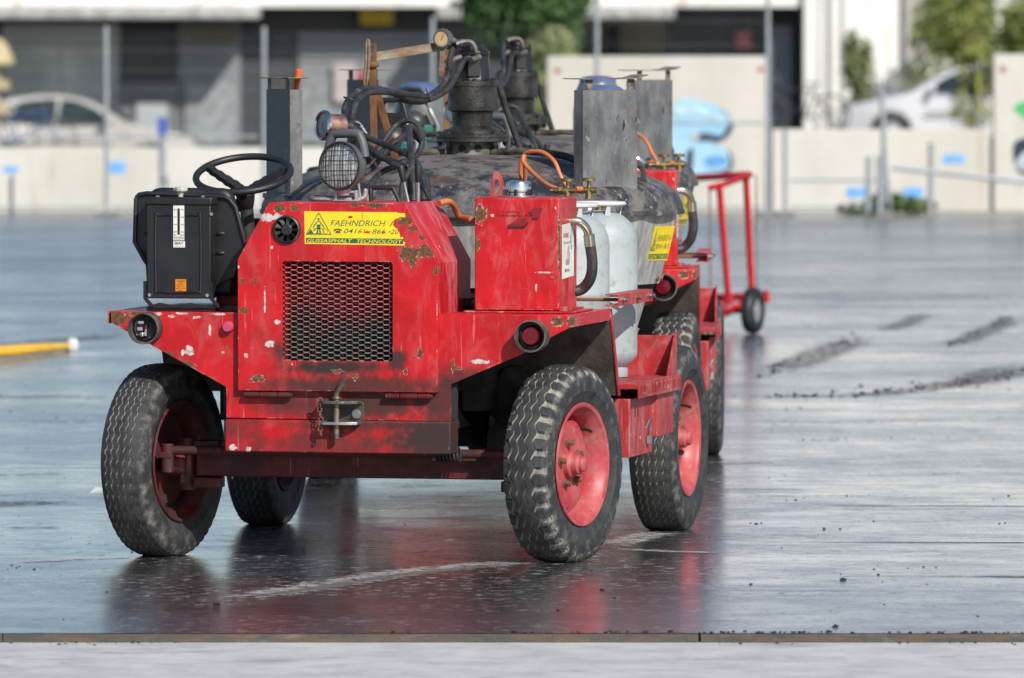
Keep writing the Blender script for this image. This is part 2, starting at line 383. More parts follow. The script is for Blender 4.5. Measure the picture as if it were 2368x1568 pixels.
white_paint = mat('white_paint', (0.52,0.53,0.52), (0.42,0.43,0.42), rough=(0.4,0.6), bump=0.1, dust=0.1)
yellow = mat('yellow_film', (0.78,0.58,0.012), (0.70,0.52,0.02), sc=12, rough=(0.3,0.45), bump=0.02)
green_ink = mat('green_ink', (0.015,0.10,0.055), (0.02,0.12,0.07), rough=(0.4,0.5), bump=0)
white_film = mat('white_film', (0.70,0.69,0.66), (0.58,0.57,0.53), sc=9, rough=(0.4,0.55), bump=0.02)
red_ink = mat('red_ink', (0.45,0.015,0.012), rough=(0.4,0.5), bump=0)
darkred_ink = mat('faded_red_ink', (0.33,0.012,0.016), (0.28,0.01,0.014), rough=(0.4,0.5), bump=0)
ink = mat('black_ink', (0.03,0.012,0.012), rough=(0.45,0.55), bump=0)
ink_red = mat('translucent_black_ink', (0.06,0.005,0.008), (0.06,0.006,0.008), rough=(0.4,0.5), bump=0)
ink_red2 = mat('translucent_grey_ink', (0.25,0.008,0.014), (0.19,0.007,0.012), rough=(0.4,0.5), bump=0)
grey_ink = mat('grey_ink', (0.33,0.34,0.37), rough=(0.45,0.55), bump=0)
lgrey_ink = mat('pale_grey_ink', (0.56,0.56,0.55), rough=(0.45,0.55), bump=0)
orange_film = mat('orange_film', (0.80,0.26,0.01), rough=(0.4,0.5), bump=0)
dial_cream = mat('dial_cream', (0.55,0.40,0.22), (0.45,0.31,0.16), rough=(0.4,0.6), bump=0)
dial_grey = mat('dial_grey', (0.34,0.35,0.36), (0.26,0.26,0.27), rough=(0.3,0.5), bump=0)
teal = mat('teal_paint', (0.02,0.16,0.14), (0.03,0.10,0.09), rough=(0.4,0.6), dust=0.2)
blue_plastic = mat('blue_plastic', (0.05,0.085,0.20), (0.09,0.13,0.25), rough=(0.35,0.5), bump=0.05)
grey_cover = mat('grey_plastic_cover', (0.10,0.11,0.11), (0.14,0.15,0.15), rough=(0.25,0.4), bump=0.03)
grey_lamp = mat('grey_lamp_housing', (0.10,0.105,0.115), (0.07,0.075,0.08), rough=(0.4,0.55), bump=0.1, bsc=200)
red_lens = mat('red_lens', (0.14,0.004,0.012), (0.09,0.003,0.01), rough=(0.1,0.25), bump=0)
pink_reflector = mat('pink_reflector', (0.50,0.06,0.12), rough=(0.2,0.35), bump=0.3, bsc=400)

def chimney_mat():
    t = NT('scorched_steel')
    n = t.noise(7, 8, t.scale((1,1,0.5)), 0.68)
    col = t.mix(t.mr(n, 0.35, 0.66), (0.075,0.078,0.084), (0.17,0.175,0.18))
    sp = t.mr(t.noise(26, 7, t.scale((1,1,0.55)), 0.72), 0.60, 0.68)
    col = t.mix(t.math('MULTIPLY', sp, 0.8), col, (0.27,0.27,0.26))
    dk = t.mr(t.noise(42, 5, t.scale((1,1,0.4)), 0.65), 0.64, 0.69)
    col = t.mix(dk, col, (0.018,0.016,0.015))
    ru = t.mr(t.noise(5.5, 6, t.vmath('ADD', t.tc, (3.3, 1.0, 5.7)), 0.6), 0.60, 0.70)
    col = t.mix(t.math('MULTIPLY', ru, 0.75), col, (0.19,0.095,0.045))
    e = t.math('MULTIPLY', t.mr(t.edge(0.008), 0.02, 0.15), t.mr(n, 0.4, 0.55))
    col = t.mix(e, col, (0.22,0.11,0.05))
    t.bump(t.noise(60, 6), 0.3, 0.003)
    return t.out(col, t.mr(n, 0.3, 0.7, 0.5, 0.7), 0.1)
chim = chimney_mat()
def dome_mat():
    t = NT('tarred_tank_dome')
    n = t.noise(7.5, 10, None, 0.74)
    col = t.mix(t.mr(n, 0.42, 0.60), (0.018,0.020,0.029), (0.125,0.118,0.11))
    z = t.sep()[2]
    br = t.mr(t.math('ADD', t.noise(9, 8, None, 0.7), t.math('MULTIPLY', t.math('SUBTRACT', z, 1.40), 1.6)), 0.55, 0.68)
    col = t.mix(t.math('MULTIPLY', br, 0.85), col, (0.155,0.125,0.105))
    pl = t.mr(t.noise(3.4, 5, t.vmath('ADD', t.tc, (7, 2, 1)), 0.6, 1.2), 0.56, 0.59)
    col = t.mix(t.math('MULTIPLY', t.math('MULTIPLY', pl, 0.8), t.mr(z, 1.33, 1.42)), col, (0.075,0.045,0.036))
    sp = t.mr(t.noise(24, 8, t.scale((1,1,0.7)), 0.8), 0.585, 0.63)
    sp2 = t.mr(t.noise(60, 6, t.scale((1,0.5,1)), 0.7), 0.62, 0.67)
    col = t.mix(t.math('MULTIPLY', t.math('MULTIPLY', t.math('MAXIMUM', sp, sp2), t.mr(t.noise(2.3, 4), 0.38, 0.58)), 0.9), col, (0.36,0.33,0.28))
    t.bump(t.math('ADD', t.math('MULTIPLY', n, 1.0), t.math('MULTIPLY', pl, 0.6)), 0.5, 0.012)
    return t.out(col, t.mr(n, 0.38, 0.6, 0.38, 0.75), 0.0)
dome = dome_mat()
def skirt_mat():
    t = NT('weathered_zinc_sheet')
    v = t.scale((1.6, 1.6, 0.22))
    n = t.noise(14, 7, v, 0.66)
    col = t.mix(t.mr(n, 0.36, 0.66), (0.27,0.27,0.265), (0.48,0.47,0.45))
    dk = t.mr(t.noise(34, 6, v, 0.7), 0.60, 0.68)
    col = t.mix(t.math('MULTIPLY', dk, 0.8), col, (0.14,0.135,0.13))
    wh = t.mr(t.noise(60, 5, t.scale((1,1,0.4)), 0.7), 0.63, 0.67)
    col = t.mix(t.math('MULTIPLY', wh, 0.6), col, (0.6,0.6,0.57))
    t.bump(t.noise(40, 4, v), 0.15, 0.003)
    return t.out(col, t.mr(n, 0.3, 0.7, 0.38, 0.55), 0.25)
skirt = skirt_mat()
def tyre_mat(name, pale=0.5):
    t = NT(name)
    a = t.new('ShaderNodeAttribute', attribute_name='dust').outputs['Fac']
    n = t.noise(20, 7, None, 0.7)
    col = t.mix(t.mr(n, 0.35, 0.65), (0.020,0.021,0.023), (0.040,0.041,0.043))
    d = t.math('MULTIPLY', t.mr(t.math('ADD', a, t.math('MULTIPLY', t.math('SUBTRACT', n, 0.5), 1.1)), 0.42, 0.95), pale, True)
    col = t.mix(d, col, (0.30,0.285,0.25))
    t.bump(t.noise(120, 4), 0.25, 0.002)
    return t.out(col, t.fmix(d, t.mr(n, 0.35, 0.65, 0.5, 0.75), 0.9))
tyre_m = tyre_mat('dusty_tyre_rubber', 0.9)
tyre_m2 = tyre_mat('dusty_grooved_rubber', 1.0)
def rim_mat():
    t = NT('faded_red_wheel_paint')
    n = t.noise(9, 8, None, 0.68)
    col = t.mix(t.mr(n, 0.35, 0.65), (0.35,0.028,0.036), (0.38,0.088,0.09))
    sp = t.mr(t.noise(26, 8, None, 0.76), 0.54, 0.66)
    col = t.mix(t.math('MULTIPLY', sp, 0.65), col, (0.34,0.21,0.185))
    ru = t.mr(t.noise(22, 5, t.vmath('ADD', t.tc, (2,5,1)), 0.7), 0.66, 0.71)
    col = t.mix(ru, col, (0.10,0.05,0.03))
    t.bump(n, 0.1, 0.003)
    return t.out(col, t.mr(n, 0.3, 0.7, 0.42, 0.65))
rim_m = rim_mat()
def glass_mat():
    t = NT('ribbed_lamp_glass')
    w = t.new('ShaderNodeTexWave', wave_type='BANDS', bands_direction='X'); t.l.new(t.tc, w.inputs[0]); w.inputs['Scale'].default_value = 26; w.inputs['Distortion'].default_value = 1.5; w.inputs['Detail'].default_value = 2
    t.bump(w.outputs[1], 0.5, 0.004)
    n = t.noise(60, 4, t.scale((1,1,0.4)))
    return t.out(t.mix(t.mr(n, 0.35, 0.65), (0.30,0.32,0.31), (0.50,0.52,0.50)), 0.12, 0.35)
lamp_glass = glass_mat()
def dial_glass():
    t = NT('gauge_glass'); t.bsdf.inputs['Transmission Weight'].default_value = 1.0
    return t.out((0.95,0.95,0.95), 0.05, 0.0, IOR=1.2)
gauge_glass = dial_glass()
def grille_mat():
    t = NT('grille_red_and_soot')
    z = t.sep()[2]
    f = t.mr(t.math('ADD', z, t.math('MULTIPLY', t.math('SUBTRACT', t.noise(9, 6), 0.5), 0.22)), 0.99, 0.86)
    col = t.mix(f, (0.46,0.085,0.095), (0.15,0.14,0.125))
    col = t.mix(t.mr(t.noise(70, 4), 0.55, 0.65), col, (0.28,0.13,0.12))
    return t.out(col, 0.55)
grille_m = grille_mat()

# ---------------------------------------------------------------- flat lettering
def text_mb(mb, s, w, h, M, shear=0.0, bold=0.0):
    """letters as flat faces filling a w x h field (x right, y up) placed by M"""
    cu = bpy.data.curves.new('lettering', 'FONT'); cu.body = s; cu.resolution_u = 3; cu.shear = shear; cu.offset = bold
    ob = bpy.data.objects.new('lettering', cu); COL.objects.link(ob)
    dg = bpy.context.evaluated_depsgraph_get(); dg.update()
    me = bpy.data.meshes.new_from_object(ob.evaluated_get(dg))
    xs = [v.co.x for v in me.vertices]; ys = [v.co.y for v in me.vertices]
    x0, x1, y0, y1 = min(xs), max(xs), min(ys), max(ys)
    mb.add([((v.co.x-x0)/(x1-x0)*w, (v.co.y-y0)/(y1-y0)*h, 0) for v in me.vertices], [list(p.vertices) for p in me.polygons], M)
    bpy.data.objects.remove(ob); bpy.data.curves.remove(cu); bpy.data.meshes.remove(me)
def face_M(x, y, z, right=(1,0,0), up=(0,0,1)):
    r = Vector(right).normalized(); u = Vector(up).normalized(); n = r.cross(u)
    return Matrix.Translation((x, y, z)) @ Matrix((r, u, n)).transposed().to_4x4()

# ================================================================ THE ASPHALT COOKER (built in its own frame, then copied for the second one)
rig = empty('asphalt_cooker')
def part(mb, name, m, parent=None, **k): return mb.build(name, m, parent or rig, **k)

# ---------------- wheels
def tyre_mesh(Rt, W, rr, style):
    mb = MB(); hw = W*0.40; cols = []                    # (lateral, radius, zig weight, dust, lug)
    crown = lambda s: Rt - 0.010*(s/hw)**2
    h = Rt - rr
    side = [(W*0.36, rr-0.006, 0, .25, 0), (W*0.40, rr+0.010, 0, .35, 0), (W*0.415, rr+0.022, 0, .25, 0), (W*0.475, rr+h*.30, 0, .3, 0), (W*0.495, rr+h*.34, 0, .42, 0), (W*0.50, rr+h*.50, 0, .4, 0), (W*0.488, rr+h*.66, 0, .42, 0), (W*0.475, rr+h*.70, 0, .5, 0), (W*0.455, rr+h*.80, 0, .52, .35), (W*0.43, Rt-0.022, 0, .5, .9)]
    if style == 'lug':
        gs = [-0.62, -0.20, 0.20, 0.62]; gw, gd, amp, nz, spp = 0.0108, 0.010, 0.0066, 34, 8
    else:
        gs = [-0.68, -0.34, 0.0, 0.34, 0.68]; gw, gd, amp, nz, spp = 0.0078, 0.006, 0.0036, 52, 4
    cols += [(-a, b, c, d, e) for a, b, c, d, e in side]
    edge = [(-hw, crown(hw)-0.001, 0.15, .25, 1.0)]
    cols += edge
    for gi, g in enumerate(gs):
        x = g*hw; lugL = 1.0 if gi == 0 else 0.0; lugR = 1.0 if gi == len(gs)-1 else 0.0
        cols += [(x-gw/2, crown(x), 1, .1, lugL*.9), (x-gw/2+.0012, crown(x)-gd, 1, 1.0, 0), (x+gw/2-.0012, crown(x)-gd, 1, 1.0, 0), (x+gw/2, crown(x), 1, .1, lugR*.9)]
        nx = gs[gi+1]*hw if gi+1 < len(gs) else None
        if nx is not None: cols.append(((x+nx)/2, crown((x+nx)/2)+0.0004, 1, .02, 0))
    cols += [(hw, crown(hw)-0.001, 0.15, .25, 1.0)]
    cols += [(a, b, c, d, e) for a, b, c, d, e in reversed(side)]
    N = nz*spp; m = len(cols); vs = []; dust = []
    for i in range(N):
        ph = (i % spp)/spp
        zig = (-1, -1, 1, 1)[int(ph*4)] if spp == 4 else (-1, -.9, -.3, .45, 1, .9, .3, -.45)[i % 8]
        a = 2*math.pi*i/N; ca, sa = math.cos(a), math.sin(a)
        for (s, r, zw, d, lg) in cols:
            rad = r
            if style == 'lug' and lg > 0:
                rel = 0 if s > 0 else 4
                if (i + rel) % 8 in (2, 3, 4): rad = r - lg*0.016*(1 if (i+rel) % 8 == 3 else .9); d = max(d, .72)
            elif lg >= 1.0 and i % 4 in (1,): rad = r - 0.004; d = .5
            y, z = rad*sa, rad*ca; x = s + zw*amp*zig
            lim = -(Rt - 0.009)
            if z < lim + 0.004:
                x *= 1.0 + 0.9*min(0.03, (lim + 0.004 - z))/0.03*0.10; z = max(z, lim)
            vs.append((x, y, z)); dust.append(d)
    fs = []
    for i in range(N):
        j = (i+1) % N
        for q in range(m-1): fs.append((i*m+q, j*m+q, j*m+q+1, i*m+q+1))
    mb.add(vs, fs); mb.attr = dust
    return mb
def side_text(mb, s, r, a_mid, h, x, span):
    cu = bpy.data.curves.new('lettering', 'FONT'); cu.body = s; cu.resolution_u = 2
    ob = bpy.data.objects.new('lettering', cu); COL.objects.link(ob)
    dg = bpy.context.evaluated_depsgraph_get(); dg.update(); me = bpy.data.meshes.new_from_object(ob.evaluated_get(dg))
    xs = [v.co.x for v in me.vertices]; ys = [v.co.y for v in me.vertices]; x0, x1, y0, y1 = min(xs), max(xs), min(ys), max(ys)
    vs = []
    for v in me.vertices:
        a = a_mid - ((v.co.x-x0)/(x1-x0) - .5)*span; rr = r + (v.co.y-y0)/(y1-y0)*h
        vs.append((x, -rr*math.sin(a)*-1 if False else rr*math.cos(a), rr*math.sin(a)))
    mb.add(vs, [list(p.vertices) for p in me.polygons])
    bpy.data.objects.remove(ob); bpy.data.curves.remove(cu); bpy.data.meshes.remove(me)
def make_wheel(c, steer, side, style, Rt, W, label=None, grimy_shaded=False):
    rr = 0.228; mb = MB()
    o = side                                              # the outer face looks along +x for side = 1
    prof = [(rr+0.006, .078), (rr+.004, .084), (rr-.006, .080), (rr-.012, .066), (rr-.030, .050), (rr-.036, .012), (rr-.040, -.02), (rr-.030, -.050), (rr-.010, -.066), (rr-.004, -.080), (rr+.004, -.084), (rr+.006, -.078)]
    A = (o, 0, 0)
    mb.lathe(prof, 48, (0,0,0), A, False)
    mb.lathe([(r-0.004 if 0 < i < 11 else r, h) for i, (r, h) in enumerate(prof)], 48, (0,0,0), A, False)
    # dished disc, reaching the rim everywhere but at four hand holes
    nd = 64; vs = []; rings = [(0.0, .020), (.055, .020), (.095, .022), (.135, .030), (.165, .020), (1.0, .004)]
    B = frame(A)
    for dz in (0, -.007):
        for i in range(nd):
            t = 2*math.pi*i/nd; k = max(0.0, math.cos(4*t + 0.5))**6
            for r, hgt in rings:
                q = r if r < 1 else (rr-.036) - k*.030
                vs.append(B @ Vector((q*math.cos(t), q*math.sin(t), hgt+dz)))
    m = len(rings); fs = []
    for L in (0, nd*m):
        for i in range(nd):
            j = (i+1) % nd
            for q in range(m-1): fs.append((L+i*m+q, L+j*m+q, L+j*m+q+1, L+i*m+q+1))
    mb.add(vs, fs)
    w = mb.build('wheel', rim_m if not grimy_shaded else red_grimy_shaded, rig, smooth=40)
    w.matrix_local = Matrix.Translation(c) @ Matrix.Rotation(R(steer), 4, 'Z')
    ty = tyre_mesh(Rt, W, rr, style).build('tyre', tyre_m2 if style == 'lug' else tyre_m, w, smooth=30)
    hb = MB(); hb.lathe([(.052, .015), (.050, .040), (.040, .046), (.038, .070), (.030, .074), (.028, .088), (.020, .092), (0.0001, .092)], 24, (0,0,0), A)
    hb.build('hub', rim_m if not grimy_shaded else red_grimy_shaded, w, bevel=.002)
    for k in range(5):
        t = 2*math.pi*(k+.35)/5; p = B @ Vector((.082*math.cos(t), .082*math.sin(t), .020))
        nb = MB(); nb.cyl(p, p + Vector((o*.007,0,0)), .016, 12); nb.cyl(p + Vector((o*.007,0,0)), p + Vector((o*.024,0,0)), .0135, 6); nb.cyl(p + Vector((o*.024,0,0)), p + Vector((o*.030,0,0)), .007, 8)
        nb.build('wheel_nut', rust_nut, w, smooth=20)
    p = B @ Vector((.120, .130, .012)); q = p + Vector((o*.055, 0, 0)) + B @ Vector((-.012, -.012, 0))
    MB().tube([p, (p+q)/2 + Vector((o*.01,0,0)), q], .006, 8).build('valve', black_plastic, w)
    if style == 'lug' or side > 0:
        x = o*(W*.5+.0006)
        for s, am, sp in (('NYLON', .25, .42), ('6.00-16', 2.35, .55), ('SILVER', -.75, .5), ('6 PR', 1.15, .32)): tb = MB(); side_text(tb, s, rr+.055, am, .021, x, sp); tb.build('raised_lettering', tyre_letter, ty, smooth=0)
    return w
tyre_letter = mat('tyre_lettering', (0.055,0.055,0.055), (0.085,0.083,0.078), rough=(0.6,0.8), bump=0)
STEER = 12.5
mud = mat('dried_mud', (.035,.027,.024), (.075,.06,.052), sc=12, rough=(.8,.95), bump=.6, dust=.25, dcol=(.13,.115,.10))
make_wheel((.800, .30, .366), -STEER, 1, 'lug', .375, .19)
make_wheel((-.760, .30, .361), -STEER, -1, 'rib', .370, .19, grimy_shaded=True)  # left wheels wear the maroon with shade painted in
make_wheel((.80, 2.23, .366), 0, 1, 'rib', .375, .195)
make_wheel((-.86, 2.23, .366), 0, -1, 'rib', .375, .195, grimy_shaded=True)

# ---------------- axles, steering gear, underbody
mb = MB(); mb.box((-.62,.255,.305), (.62,.345,.395)); mb.box((-.15,.24,.395), (-.05,.36,.44)); mb.box((.10,.24,.395), (.2,.36,.44)); part(mb, 'front_axle', red_grimy_shaded, bevel=.006)
mb = MB(); mb.cyl((-.70,.20,.405), (.66,.20,.405), .017, 12); part(mb, 'track_rod', red_grimy_shaded)
for sx in (-1, 1):
    mb = MB(); mb.cyl((sx*.665,.30,.25), (sx*.665,.30,.45), .034, 16); mb.box((sx*.60-.03,.25,.40), (sx*.60+.07,.35,.44)); mb.box((sx*.60-.03,.25,.26), (sx*.60+.07,.35,.30))
    mb.cyl((sx*.67,.30,.35), (sx*.76,.28,.36), .05, 16); mb.box((sx*.72-.025,.17,.375), (sx*.72+.025,.32,.40)); mb.cyl((sx*.715,.195,.32), (sx*.715,.195,.43), .024, 14)
    part(mb, 'steering_knuckle', red_grimy_shaded, bevel=.004)
mb = MB(); mb.cyl((-.72,2.23,.366), (.72,2.23,.366), .045, 16); mb.sphere((0.1,2.23,.36), .13, 16, 10); part(mb, 'rear_axle', under_black)
for sx in (-1, 1):
    mb = MB(); mb.box((sx*.36-.04,.02,.50), (sx*.36+.04,3.0,.63)); part(mb, 'chassis_rail', red_grimy_shaded, bevel=.004)
mb = MB(); mb.box((-.33,.12,.44), (.33,.75,.72)); mb.box((-.30,.75,.46), (.30,1.30,.85)); mb.cyl((.20,.2,.46), (.20,.9,.46), .07, 14)
mb.box((.34,.30,.56), (.50,.78,.90)); mb.prism([(.44,.56),(.56,.46),(.62,.60),(.52,.72)], .5, .8); mb.box((-.62,.60,.50), (-.34,.9,.88)); part(mb, 'engine_block', under_black, bevel=.01)
mb = MB(); mb.box((-.45,.03,.55), (.45,.06,.69)); part(mb, 'engine_bulkhead', under_black)
mb = MB()
for k in range(7): mb.torus((-.05+.0*k,.18,.445-.0*k) if k < 0 else (.345+.014*k,.16,.405), (1,0,.12), .026, .005, 14, 6)
part(mb, 'bellows', hose_black)

# ---------------- front plate, bumper beam
mb = MB(); mb.plate([(-.882,.938),(-.882,.897),(-.432,.656),(-.432,.540),(.437,.536),(.437,.676),(.700,.787),(.83,.860),(.895,.893),(.895,.937),(.372,.937),(.372,.662),(-.362,.662),(-.362,.938)], [], 0, .012)
front = part(mb, 'front_plate', red_front, bevel=.0025)
mb = MB(); mb.box((-.432,-.022,.414), (.440,.105,.5365)); part(mb, 'bumper_beam', red_bumper, bevel=.006)
# round boss next to the hood
mb = MB(); mb.lathe([(.021,0),(.021,.022),(.017,.028),(.0001,.029)], 20, (-.420,-.001,.884), (0,-1,0)); part(mb, 'round_reflector', pink_reflector)
# hitch bracket
mb = MB(); mb.prism(rrect(-.058,.515,.105,.612,.02), -.012, -.002); hb_ = part(mb, 'hitch_bracket', black_dusty, bevel=.002)
for z in (.600, .522):
    mb = MB(); mb.prism([(-.055,-.012),(.100,-.012),(.092,-.060),(.055,-.082),(-.035,-.085),(-.055,-.07)], z, z+.012, 'z'); part(mb, 'hitch_lug', steel if z < .55 else black_dusty, hb_, bevel=.002)
mb = MB(); mb.cyl((.010,-.055,.470), (.010,-.055,.625), .0115, 14); mb.tube(spline([(.010,-.055,.622),(.012,-.055,.640),(.030,-.060,.672),(.046,-.064,.697)], 5), .0095, 10); mb.torus((.010,-.055,.622), (0,0,1), .013, .005, 14, 6); part(mb, 'hitch_pin', mat('pin_steel', (.22,.17,.12), (.10,.09,.08), sc=30, rough=(.35,.6), metal=.6), hb_)
mb = MB(); mb.cyl((.078,-.012,.562), (.078,-.020,.562), .018, 16); mb.cyl((.078,-.020,.562), (.078,-.030,.562), .014, 6); part(mb, 'hitch_bolt', steel, hb_, smooth=20)
mb = MB()
for k in range(8):
    mb.torus((-.050+.003*math.sin(k*2.1), -.066, .615-.018*k), (1,0,0) if k % 2 else (0,1,.1), .0085, .0028, 12, 6)
part(mb, 'chain', rust_nut, hb_)

# ---------------- fenders
for sx in (-1, 1):
    mb = MB(); xo = sx*.890; xi = sx*.385
    mb.box((min(xi,xo), .0125, .928), (max(xi,xo), .69, .936)); part(mb, 'fender_top', red_front if sx > 0 else red, bevel=.002)
    mb = MB(); mb.prism([(.0125,.938),(.69,.938),(.69,.894),(.0125,.892)], sx*.8905, sx*.897, 'x'); part(mb, 'fender_lip', red_front, bevel=.0015)
    mb = MB(); mb.prism([(.690,.927),(.70,.927),(.86,.600),(.850,.600)], sx*.44, sx*.8895, 'x'); part(mb, 'fender_mud_plate', mud)
    mb = MB(); mb.prism([(.685,.938),(.715,.938),(.875,.598),(.845,.598)], sx*.8905, sx*.897, 'x'); part(mb, 'fender_stay', red_pink, bevel=.0015)
    mb = MB(); mb.prism([(.02,.66),(.69,.92),(.69,.40),(.02,.40)][:3] + [(.80,.60),(.60,.50),(.02,.50)], sx*.40, sx*.41, 'x'); part(mb, 'inner_fender', under_black)

# ---------------- lamps in their tubes
for sx, lx, lz in ((-1, -.735, .877), (1, .757, .861)):
    mb = MB(); mb.lathe([(.060,0),(.060,.075),(.055,.075),(.053,.020),(.0001,.020)], 36, (lx,-.001,lz), (0,-1,0), False)
    t = part(mb, 'lamp_tube', mat('lamp_tube_metal%d' % (sx+1), (.14,.12,.10), (.05,.04,.04), sc=20, rough=(.5,.7), metal=.3, bump=.3, dust=.2), smooth=40)
    if sx > 0:
        mb = MB(); mb.lathe([(.040,.022),(.040,.028),(.034,.042),(.034,.060),(.030,.067),(.0001,.069)], 28, (lx-.002,-.001,lz), (0,-1,0)); part(mb, 'tail_lamp_lens', red_lens, t)
        mb = MB(); mb.lathe([(.046,.020),(.046,.034),(.041,.034),(.041,.020)], 28, (lx-.002,-.001,lz), (0,-1,0), False); part(mb, 'lamp_gasket', black_plastic, t)
    else:
        mb = MB(); mb.lathe([(.046,.020),(.046,.036),(.043,.038),(.036,.034),(.0001,.034)], 28, (lx,-.001,lz), (0,-1,0)); part(mb, 'bulb_carrier', black_paint, t)
        mb = MB(); mb.cbox((lx-.014,-.044,lz+.022), (.022,.018,.010)); mb.cbox((lx-.018,-.044,lz-.002), (.020,.016,.012)); mb.sphere((lx-.010,-.050,lz-.022), .012, 10, 6); mb.cbox((lx+.004,-.042,lz-.014), (.006,.012,.03)); part(mb, 'bulb_holder', chrome, t)
        mb = MB(); mb.cbox((lx-.012,-.050,lz+.010), (.007,.012,.010)); mb.cbox((lx+.006,-.050,lz+.004), (.007,.010,.014)); part(mb, 'bulb_contact', red_lens, t)
        mb = MB(); mb.tube(spline([(lx+.004,-.045,lz+.026),(lx+.022,-.050,lz+.020),(lx+.020,-.050,lz-.012),(lx+.010,-.046,lz-.026)], 5), .002, 6); part(mb, 'bulb_wire', black_plastic, t)

# ---------------- engine hood with its hinged door
HP = [(-.378,.646),(.391,.646),(.393,1.127),(.268,1.352),(-.256,1.352),(-.378,1.138)]
mb = MB(); gr = rrect(-.206,.760,.220,1.132,.012)
mb.plate(HP, [gr, circ(-.188,1.251,.053,32)], -.030, -.002)
door = part(mb, 'hood_door', red_hood, bevel=.0012)
hp2 = [(x*.992+.0, .648 + (z-.646)*.995) for x, z in HP]
n = len(hp2); mb = MB()
mb.add([(x, 0, z) for x, z in hp2] + [(x, .52, z) for x, z in hp2], [(i, (i+1) % n, n+(i+1) % n, n+i) for i in range(1, n)] + [list(range(2*n-1, n-1, -1))])
hood = part(mb, 'hood_shell', red_paint('red_enamel_hood_sky_sheen', fcol=(.46,.13,.16), fade=.9, edge=.8, seed=7.0, spots=.45), smooth=20)  # lilac-pink fade tint paints sky sheen into the enamel
mb = MB(); mb.prism([(x*.97, .70+(z-.70)*.97) for x, z in hp2], .30, .31); part(mb, 'hood_inner_wall', under_black, hood)
# expanded metal: hexagonal strands
mb = MB(); cw, ch = .0475, .0193; x0, x1, z0, z1 = -.212, .226, .752, 1.140
rows = int((z1-z0)/(ch/2)) + 1; cols_ = int((x1-x0)/cw) + 1
def strand(a, b, w=.0014):
    a = Vector((a[0], 0, a[1])); b = Vector((b[0], 0, b[1])); d = (b-a).normalized(); nn = Vector((-d.z, 0, d.x))*w
    y0, y1 = -.0165, -.0105
    vs = [a+nn, b+nn, b-nn, a-nn]
    mb.add([v + Vector((0,y0+.002,0)) for v in vs[:2]] + [v + Vector((0,y0-.002,0)) for v in vs[2:]] + [v + Vector((0,y1,0)) for v in vs], [(0,1,2,3),(4,7,6,5),(0,4,5,1),(3,2,6,7)])
for r_ in range(rows):
    z = z0 + r_*ch/2; o_ = (r_ % 2)*cw/2
    for c_ in range(cols_):
        x = x0 + c_*cw + o_
        if x > x1: continue
        jz = random.uniform(-.0006, .0006)
        f = cw*.18                                          # flat bond, then two sloping strands up
        strand((x-f, z+jz), (x+f, z+jz), .0019)
        strand((x+f, z+jz), (x+cw/2-f, z+ch/2)); strand((x-f, z+jz), (x-cw/2+f, z+ch/2))
part(mb, 'grille_mesh', grille_m, door, smooth=0)
mb = MB(); mb.box((-.24,.075,.72), (.25,.12,1.17)); rad = part(mb, 'radiator', under_black, hood)
mb = MB()
for k in range(44):
    z = .735 + k*.0098
    for q in range(14): mb.box((-.225+q*.034, .066, z), (-.225+q*.034+.027, .0745, z+.0032))
part(mb, 'radiator_fins', mat('radiator_fin_metal', (.045,.042,.038), (.02,.018,.016), sc=20, rough=(.5,.7), metal=.2, bump=0), rad, smooth=0)
for q in range(5):
    mb = MB(); mb.box((-.228+q*.113, .0655, .728), (-.220+q*.113, .0745, 1.165)); part(mb, 'radiator_tube', under_black, rad)
for xx in (-.2065, .2205):
    mb = MB(); mb.box((xx-.002 if xx < 0 else xx, -.0015, .74), (xx if xx < 0 else xx+.002, .066, 1.15)); part(mb, 'grille_duct', red_grimy_shaded if xx > 0 else red, door)
# round louvre
mb = MB(); mb.lathe([(.0528,-.012),(.0528,.010),(.047,.013),(.044,.008),(.044,-.010)], 36, (-.188,-.030,1.251), (0,-1,0), False); vent = part(mb, 'air_vent', black_plastic, door, smooth=40)
mb = MB(); mb.lathe([(.0215,-.008),(.0215,.005),(.018,.008),(.004,.008),(.003,.006),(.0001,.006)], 24, (-.188,-.030,1.251), (0,-1,0)); part(mb, 'vent_hub', black_plastic, vent)
for k in range(9):
    t = 2*math.pi*k/9; T = Matrix.Translation((-.188,-.030,1.251)) @ Matrix.Rotation(t, 4, 'Y')
    mb = MB(); mb.add([(.019,.004,-.004),(.046,.004,-.008),(.046,-.006,.008),(.019,-.006,.004),(.019,.007,-.004),(.046,.007,-.008),(.046,-.003,.008),(.019,-.003,.004)], [(0,1,2,3),(4,7,6,5),(0,4,5,1),(1,5,6,2),(2,6,7,3),(3,7,4,0)], T); part(mb, 'vent_blade', mat('vent_blade_plastic', (.05,.05,.052), rough=(.5,.6), bump=0) if k == 0 else bpy.data.materials['vent_blade_plastic'], vent)
mb = MB(); mb.lathe([(.05,0),(.0001,0)], 24, (-.188,-.012,1.251), (0,-1,0)); part(mb, 'vent_well', under_black, vent)
# hinges
for xa, xb in ((-.355,-.168), (.190,.372)):
    L = xb-xa; mb = MB()
    mb.cyl((xa,-.022,.630), (xb,-.022,.630), .0075, 12)
    for f0, f1 in ((0,.30),(.32,.68),(.70,.95)): mb.cyl((xa+L*f0,-.022,.630), (xa+L*f1,-.022,.630), .0115, 14)
    mb.box((xa,-.014,.618), (xb-.02,-.002,.642)); part(mb, 'hinge', red_grimy_shaded, door, bevel=.0015)

